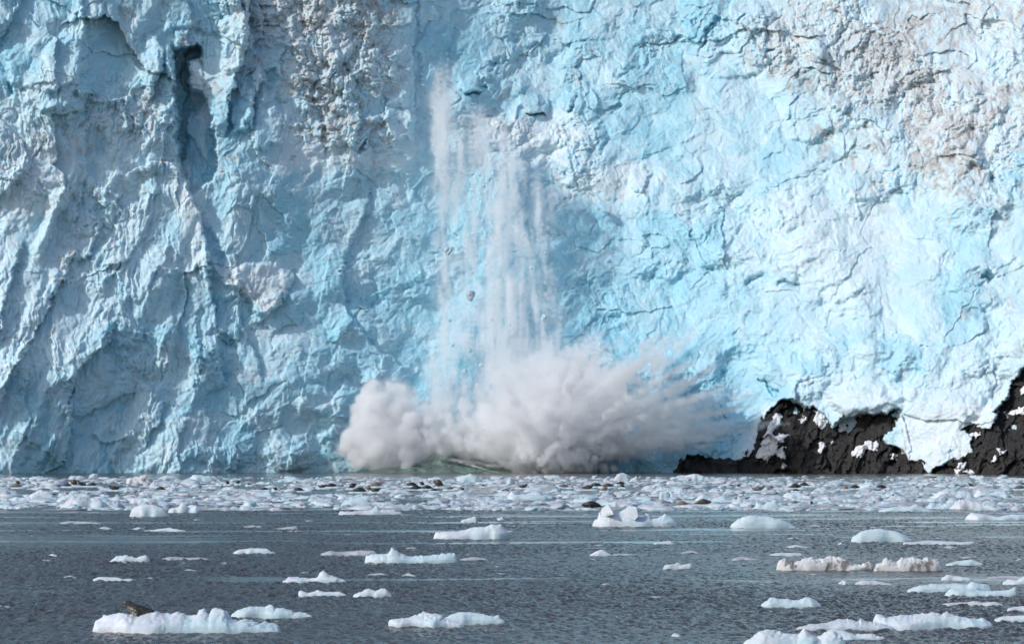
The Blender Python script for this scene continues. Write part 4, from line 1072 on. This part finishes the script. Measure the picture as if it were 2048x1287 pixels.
# ------------------------------------------------------------------ a gull on the water
def gull():
    d = dist_of(941); loc = at(638, 941, d)
    root = empty('gull', loc); tag(root, 'white gull resting on the water at the foot of the splash', 'gull')
    wm = NT("gull feathers"); wm.b.inputs['Base Color'].default_value = (.72, .72, .70, 1)
    gm = NT("gull wing"); gm.b.inputs['Base Color'].default_value = (.10, .10, .11, 1)
    def mk(name, rings, mat):
        V, Q = loft(rings); me = bpy.data.meshes.new(name); me.from_pydata([tuple(map(float, v)) for v in V], [], [tuple(dict.fromkeys(q)) for q in Q])
        for p in me.polygons: p.use_smooth = True
        return link(name, me, mat, root)
    mk('body', [((.42, 0, .16), (0, .02, 0), (0, 0, .02)), ((.2, 0, .16), (0, .12, 0), (0, 0, .12)), ((-.05, 0, .17), (0, .17, 0), (0, 0, .16)), ((-.25, 0, .24), (0, .12, 0), (0, 0, .14)), ((-.31, 0, .42), (0, .08, 0), (0, 0, .09)), ((-.36, 0, .52), (0, .07, 0), (0, 0, .07)), ((-.44, 0, .50), (0, .02, 0), (0, 0, .02))], wm.m)
    for s in (-1, 1): mk('wing', [((-.12, s * .15, .26), (0, .02, 0), (0, 0, .06)), ((.15, s * .17, .26), (0, .025, 0), (0, 0, .09)), ((.52, s * .06, .24), (0, .01, 0), (0, 0, .015))], gm.m)
gull()
# ------------------------------------------------------------------ the calving: falling ice, spray and wave
sr = np.random.RandomState(5)
spray_k = NT("spray droplets")
_dif = spray_k.n('ShaderNodeBsdfDiffuse'); _tra = spray_k.n('ShaderNodeBsdfTranslucent'); _mx = spray_k.n('ShaderNodeMixShader')
for x in (_dif, _tra): x.inputs['Color'].default_value = (0.965, 0.968, 0.975, 1)
_mx.inputs[0].default_value = 0.5
spray_k.l(_dif.outputs[0], _mx.inputs[1]); spray_k.l(_tra.outputs[0], _mx.inputs[2]); spray_k.l(_mx.outputs[0], spray_k.out.inputs['Surface'])
def mist_mat(name, density, col, grain, streak=(1, 1, 1), lo=0.36, hi=0.62, rot=(0, 0, 0)):
    k = NT(name); k.t.nodes.remove(k.b)
    v = k.n('ShaderNodeVolumePrincipled')
    v.inputs['Color'].default_value = (*col, 1); v.inputs['Anisotropy'].default_value = 0.1
    v.inputs['Density Attribute'].default_value = ''
    d = k.attr('density')
    g = k.noise(k.coord('Object', streak, rot), grain, 4, 0.62, 0.4)
    k.l(k.math('MULTIPLY', k.math('MULTIPLY', d, density), k.ramp(g, lo, hi, 0.10, 1.0)), v.inputs['Density'])
    k.l(v.outputs[0], k.out.inputs['Volume'])
    return k.m
def mist(parent, P, R, voxel, mat):
    """Fine mist filling round the given points, as a volume built by a node modifier."""
    me = bpy.data.meshes.new('mist'); P = np.ascontiguousarray(P, f32)
    me.vertices.add(len(P)); me.vertices.foreach_set('co', P.ravel())
    attr(me, 'rad', R)
    o = link('mist', me, mat, parent)
    g = bpy.data.node_groups.new('mist', 'GeometryNodeTree')
    g.interface.new_socket('Geometry', in_out='INPUT', socket_type='NodeSocketGeometry'); g.interface.new_socket('Geometry', in_out='OUTPUT', socket_type='NodeSocketGeometry')
    gi = g.nodes.new('NodeGroupInput'); go = g.nodes.new('NodeGroupOutput')
    mp = g.nodes.new('GeometryNodeMeshToPoints'); na = g.nodes.new('GeometryNodeInputNamedAttribute'); na.data_type = 'FLOAT'; na.inputs['Name'].default_value = 'rad'
    pv = g.nodes.new('GeometryNodePointsToVolume')
    try: pv.resolution_mode = 'VOXEL_SIZE'
    except Exception: pv.inputs['Resolution Mode'].default_value = 'Size'
    pv.inputs['Voxel Size'].default_value = voxel; pv.inputs['Density'].default_value = 1.0
    sm = g.nodes.new('GeometryNodeSetMaterial'); sm.inputs['Material'].default_value = mat
    L = g.links.new
    L(gi.outputs[0], mp.inputs['Mesh']); L(na.outputs['Attribute'], mp.inputs['Radius']); L(mp.outputs[0], pv.inputs['Points']); L(na.outputs['Attribute'], pv.inputs['Radius'])
    L(pv.outputs[0], sm.inputs['Geometry']); L(sm.outputs[0], go.inputs[0])
    md = o.modifiers.new('mist', 'NODES'); md.node_group = g
    o['kind'] = 'stuff'
    return o
def droplets(name, P, size, label):
    """A cloud of tiny tumbling flakes of water and ice, each with a place of its own."""
    n = len(P); a = sr.randn(n, 3); a /= np.linalg.norm(a, axis=1)[:, None]
    b = np.cross(a, sr.randn(n, 3)); b /= np.linalg.norm(b, axis=1)[:, None]
    c = np.cross(a, b); s = (size * sr.uniform(.6, 1.4, n))[:, None]
    V = np.stack([P + b * s, P + (-.5 * b + .87 * c) * s, P + (-.5 * b - .87 * c) * s], 1).reshape(-1, 3)
    me = raw_mesh(name, V, np.arange(3 * n).reshape(-1, 3), smooth=False)
    o = link(name, me, spray_k.m)
    return tag(o, label, 'spray', kind='stuff')
def pw(u, v, Y): return np.stack([(u - 1024) / F * Y, Y, CH - (v - HZ) / F * Y], -1)
def ball(n):
    d = sr.randn(n, 3); d /= np.linalg.norm(d, axis=1)[:, None]; return d * (sr.rand(n, 1) ** (1 / 3.))
def puffs(seeds, n_sub=9, levels=2, lo=.30, hi=.52):
    """Cauliflower clusters: (u, v, Y, radius in px) grow smaller lumps on themselves. Returns points and radii in metres."""
    cur = np.array([(s[0] * 1.0, s[1], s[2], s[3]) for s in seeds]); al = [cur]
    for k in range(levels):
        m = len(cur); d = ball(m * n_sub)
        r = np.repeat(cur, n_sub, 0); d = d / np.maximum(np.linalg.norm(d, axis=1)[:, None], .3) * sr.uniform(.55, .95, (m * n_sub, 1))
        nr = r[:, 3] * sr.uniform(lo, hi, m * n_sub)
        cur = np.stack([r[:, 0] + d[:, 0] * r[:, 3], r[:, 1] + d[:, 1] * r[:, 3], r[:, 2] + d[:, 2] * r[:, 3] * .11, nr], -1); al.append(cur)
    q = np.concatenate(al)
    return pw(q[:, 0], q[:, 1], q[:, 2]), q[:, 3] * .109 * np.where(np.arange(len(q)) < len(seeds), .85, 1)
def jets(O, nj, per, th, depth, lens, Rt, sig, r0, r1):
    """Jets thrown out of the impact, fraying towards their tips. Returns points and radii in metres."""
    out = []; rad = []
    for j in range(nj):
        t = th[0] + (th[1] - th[0]) * sr.rand(); R = np.interp(t, [q[0] for q in Rt], [q[1] for q in Rt]) * sr.uniform(*lens)
        n = max(3, int(per * R / 250)); s = np.sort(sr.rand(n) ** 0.75)
        y0 = O[2] + sr.randn() * depth * .4; dy = sr.randn() * depth / 250; bend = sr.randn() * 10 + 12
        u = O[0] + sr.randn() * 26 + cos(radians(t)) * R * s; v = O[1] - abs(sr.randn()) * 10 - sin(radians(t)) * R * s + bend * s * s
        w = sig * (0.6 + 1.6 * s * (1.1 - s))
        out.append(pw(u + sr.randn(n) * w, v + sr.randn(n) * w, y0 + dy * R * s + sr.randn(n) * w * .11))
        rad.append(np.interp(s, [0, .35, .8, 1], [r0, r0 * 1.1, (r0 + r1) / 2, r1]) * sr.uniform(.6, 1.15, n))
    return np.concatenate(out), np.concatenate(rad)
def low(PR, z=0.05):
    P, R = PR; m = P[:, 2] > z; return P[m], R[m]
def cat(*prs): return np.concatenate([p[0] for p in prs]), np.concatenate([p[1] for p in prs])
def fill(PR, n):
    """Droplet places scattered through the balls of mist."""
    P, R = PR; w = R ** 2.2; idx = sr.choice(len(P), n, p=w / w.sum())
    q = P[idx] + ball(n) * R[idx][:, None] * 1.08
    return q[q[:, 2] > 0.02]
CLOUD = (0.990, 0.995, 1.0)
LP = [(770,880,852,52),(735,875,852,44),(815,875,851,42),(760,830,853,52),(800,825,853,38),(725,835,854,32),(745,785,854,30),(700,890,852,26),(790,785,855,24),(770,915,850,36),(820,915,850,32),(715,915,850,26),(845,895,850,26)]
A = low(puffs(LP, 8, 2))
o = droplets('spray', fill(A, 60000), 0.07, 'bright white puff of spray bursting up beside the green wave')
mist(o, *A, 0.4, mist_mat("white spray mist", 1.5, CLOUD, 0.22))
mist(o, A[0][::4], A[1][::4] * 1.9, 0.7, mist_mat("thin white mist", 0.16, CLOUD, 0.25))
RT = [(2,250),(8,345),(12,440),(17,420),(22,420),(28,385),(33,370),(40,395),(46,355),(50,318),(60,285),(68,262),(75,272),(82,250),(90,248),(105,222),(120,190),(140,178),(160,170),(178,130)]
B = jets((1065, 925, 853), 420, 46, (6, 172), 13, (0.3, 0.98), RT, 6, 1.4, 0.45)
B2 = jets((1065, 925, 851), 120, 170, (5, 70), 10, (0.85, 1.12), RT, 2.2, 1.1, 0.40)
B3 = puffs([(1050,780,852,56),(1110,760,853,54),(1180,770,853,50),(1000,850,850,44),(1060,870,848,50),(1130,850,848,50),(1010,760,854,30),(1080,720,856,30),(1150,715,856,26)], 8, 2)
B2 = low(B2); B = low(cat(B, B3))
o = droplets('spray', np.concatenate([fill(B, 140000), fill(B2, 40000)]), 0.07, 'huge grey and white plume of spray fanning out towards the dark rock')
mist(o, B[0][::9], B[1][::9] * 2.3, 0.7, mist_mat("thin grey mist", 0.10, CLOUD, 0.2))
mist(o, *B2, 0.34, mist_mat("jet mist", 0.85, CLOUD, 0.30))
mist(o, *B, 0.34, mist_mat("grey spray mist", 0.55, CLOUD, 0.20))
FT = [(0,100),(20,150),(40,150),(60,120),(90,80),(180,60)]
Cc = low(jets((1085, 944, 841), 120, 50, (4, 120), 6, (0.5, 1.0), FT, 4, 1.0, 0.35))
o = droplets('spray', fill(Cc, 50000), 0.06, 'ragged white burst of spray low at the front of the big plume')
mist(o, *Cc, 0.3, mist_mat("front burst mist", 1.2, CLOUD, 0.5))
D = low(cat(jets((868, 915, 853), 90, 44, (70, 118), 5, (0.5, 1.0), [(60,90),(85,150),(95,150),(105,120),(120,80)], 4, 1.1, .4), jets((945, 920, 852), 120, 40, (40, 150), 6, (0.4, 1.0), [(40,110),(90,130),(150,95)], 5, 1.2, .5)))
o = droplets('spray', fill(D, 40000), 0.06, 'grey spike of spray between the white puff and the plume')
mist(o, *D, 0.35, mist_mat("spike mist", 0.9, CLOUD, 0.35))
# the falling curtain of shattered ice
COLS = [(885,9,200,800,1.1),(880,13,145,300,2.4),(908,18,215,430,.6),(945,26,260,720,.40),(1000,13,275,720,1.1),(1022,17,320,730,1.3),(985,12,390,720,.9),(1046,13,330,680,.6),(1076,11,330,640,.6),(1096,10,400,620,.35),(930,42,480,820,.55),(1015,40,560,760,1.0),(960,30,230,330,.7),(900,26,640,830,.7),(1090,26,600,700,.7)]
out = []; rad = []
for u, w, v0, v1, de in COLS:
    nc = int(de * w * (v1 - v0) / 60); cv = sr.uniform(v0, v1, nc); cu = u + sr.randn(nc) * w * (0.6 + 0.3 * (cv - v0) / (v1 - v0))
    for a, b in zip(cu, cv):
        n = sr.randint(5, 12); Yc = 869 + 0.34 * (944 - b) * 0.108 - 5.0 + sr.randn() * 1.4
        out.append(pw(a + sr.randn(n) * 1.5, b + np.linspace(-1, 1, n) * sr.uniform(14, 46), Yc + sr.randn(n) * .3)); rad.append(sr.uniform(.35, .8) * np.sin(np.linspace(.5, pi - .5, n)))
Cu = (np.concatenate(out), np.concatenate(rad))
o = droplets('falling_ice_spray', fill(Cu, 160000), 0.06, 'pale curtain of shattered ice and spray falling down the glacier face')
mist(o, *Cu, 0.4, mist_mat("falling mist", 1.1, CLOUD, 0.5, (1, 1, 0.12)))
mist(o, Cu[0][::5], Cu[1][::5] * 3.2, 0.7, mist_mat("falling veil", 0.14, CLOUD, 0.3, (1, 1, 0.2)))
# tumbling lumps in the curtain, each by itself
def boulder(u, v, px, seed, label, mat='w', group=None):
    Y = 869 + 0.34 * (944 - v) * .108 - 8; s = px / F * Y / 2
    bm = bmesh.new(); bmesh.ops.create_icosphere(bm, subdivisions=3, radius=1)
    co = np.array([x.co for x in bm.verts], f32)
    q = 1 + 0.35 * perlin(co[:, 0] * 1.6 + seed * 3, co[:, 1] * 1.6 + co[:, 2] * 1.3, 500) + 0.18 * perlin(co[:, 0] * 4 + seed, co[:, 2] * 4 + co[:, 1] * 3, 501)
    for x, f in zip(bm.verts, q): x.co = x.co * float(f)
    me = bpy.data.meshes.new('falling_ice_chunk'); bm.to_mesh(me); bm.free()
    o = link('falling_ice_chunk', me, ICE[mat]); o.scale = (s, s * .8, s * .8); o.location = at(u, v, Y)
    o.rotation_euler = (seed, seed * 1.7, seed * .6)
    tag(o, label, 'ice chunk', group)
boulder(941, 591, 21, 1, 'largest pale chunk of ice tumbling alone down the curtain of spray', 'q')
boulder(897, 501, 20, 2, 'pale blue slab of ice falling beside the narrow stream of spray', 'b')
boulder(1088, 636, 14, 3, 'blue-white chunk falling at the outer edge of the curtain above the plume', 'b')
for i, (u, v, px) in enumerate([(1000,244,8),(968,372,7),(975,366,5),(1062,536,6),(1086,450,6),(1092,505,6),(1104,478,5),(940,700,10),(930,742,11),(955,770,9),(905,690,8),(900,640,7),(962,730,9),(1020,650,6),(1078,380,5),(1115,560,5),(985,640,5),(1050,470,5),(893,430,5),(945,545,6)]):
    boulder(u, v, px, 5 + i, 'small bright lump of ice dropping through the curtain of spray', 'b' if i % 2 else 'w', 'small lumps falling in the curtain')
for i, (u, v, px) in enumerate([(1196,920,5),(1213,914,4),(1240,925,4),(1251,903,3),(1330,930,4),(1285,918,3),(1310,938,4),(1222,935,3)]):
    Y = 846; s = px / F * Y / 2
    me = bpy.data.meshes.new('flying_ice_chip'); v_, f_ = LT[i]; me.from_pydata([tuple(map(float, p)) for p in v_], [], [tuple(map(int, q)) for q in f_])
    o = link('flying_ice_chip', me, ICE['w']); o.location = at(u, v, Y); o.scale = (s, s, s)
    tag(o, 'white chip of ice flying through the shade under the plume', 'ice chip', 'chips flying under the plume')
# the wave pushed up by the fall
def wave():
    prof = [(690,944),(720,940),(760,934),(810,928),(850,916),(880,898),(900,896),(920,908),(960,920),(1000,924),(1030,930),(1070,938),(1100,944)]
    uu = np.linspace(690, 1100, 240); tt = np.linspace(-1, 1, 60)
    U, T = np.meshgrid(uu, tt); Y = 850 + T * 9
    Hm = CH - (np.interp(U, [p[0] for p in prof], [p[1] for p in prof]) - HZ) / F * 850
    c = np.where(T < 0, (1 + T) ** 1.4, (1 - T) ** 1.0)
    X = (U - 1024) / F * 850
    Z = np.maximum(Hm, 0) * c + 0.35 * fbm(X / 2.2, Y / 1.6, 601, 3) * (0.3 + c) - 0.25
    me = raw_mesh('splash_wave', np.stack([X, Y, Z], -1).reshape(-1, 3), grid_faces(*U.shape))
    st = ridged(X / 5.5 + Z * 0.8, (Z * 1.2 + X * .35) / 0.9, 610, 3)
    foam = 0.6 * sstep(0.9, 1.6, st) * sstep(885, 930, U) + sstep(1.1, 1.6, st) * .3
    low = np.interp(U, [880, 1060, 1130], [3.2, .8, .3]); foam = foam + 0.9 * np.exp(-((Z - low) / .35) ** 2) * sstep(890, 920, U)
    attr(me, 'foam', np.clip(foam, 0, 1))
    k = NT("green wave water")
    g = k.noise(k.coord('Object'), 0.35, 3)
    c = k.mix(k.ramp(g, .35, .65), (0.055, 0.085, 0.078), (0.12, 0.20, 0.17))
    k.l(k.mix(k.attr('foam'), c, (0.70, 0.70, 0.68)), k.b.inputs['Base Color']); k.b.inputs['Roughness'].default_value = 0.3
    k.l(k.bump(k.noise(k.coord('Object'), 2.0, 4), 0.5, 0.3), k.b.inputs['Normal'])
    o = link('splash_wave', me, k.m)
    tag(o, 'dark green wave with foam streaks heaving up under the spray', 'wave')
wave()
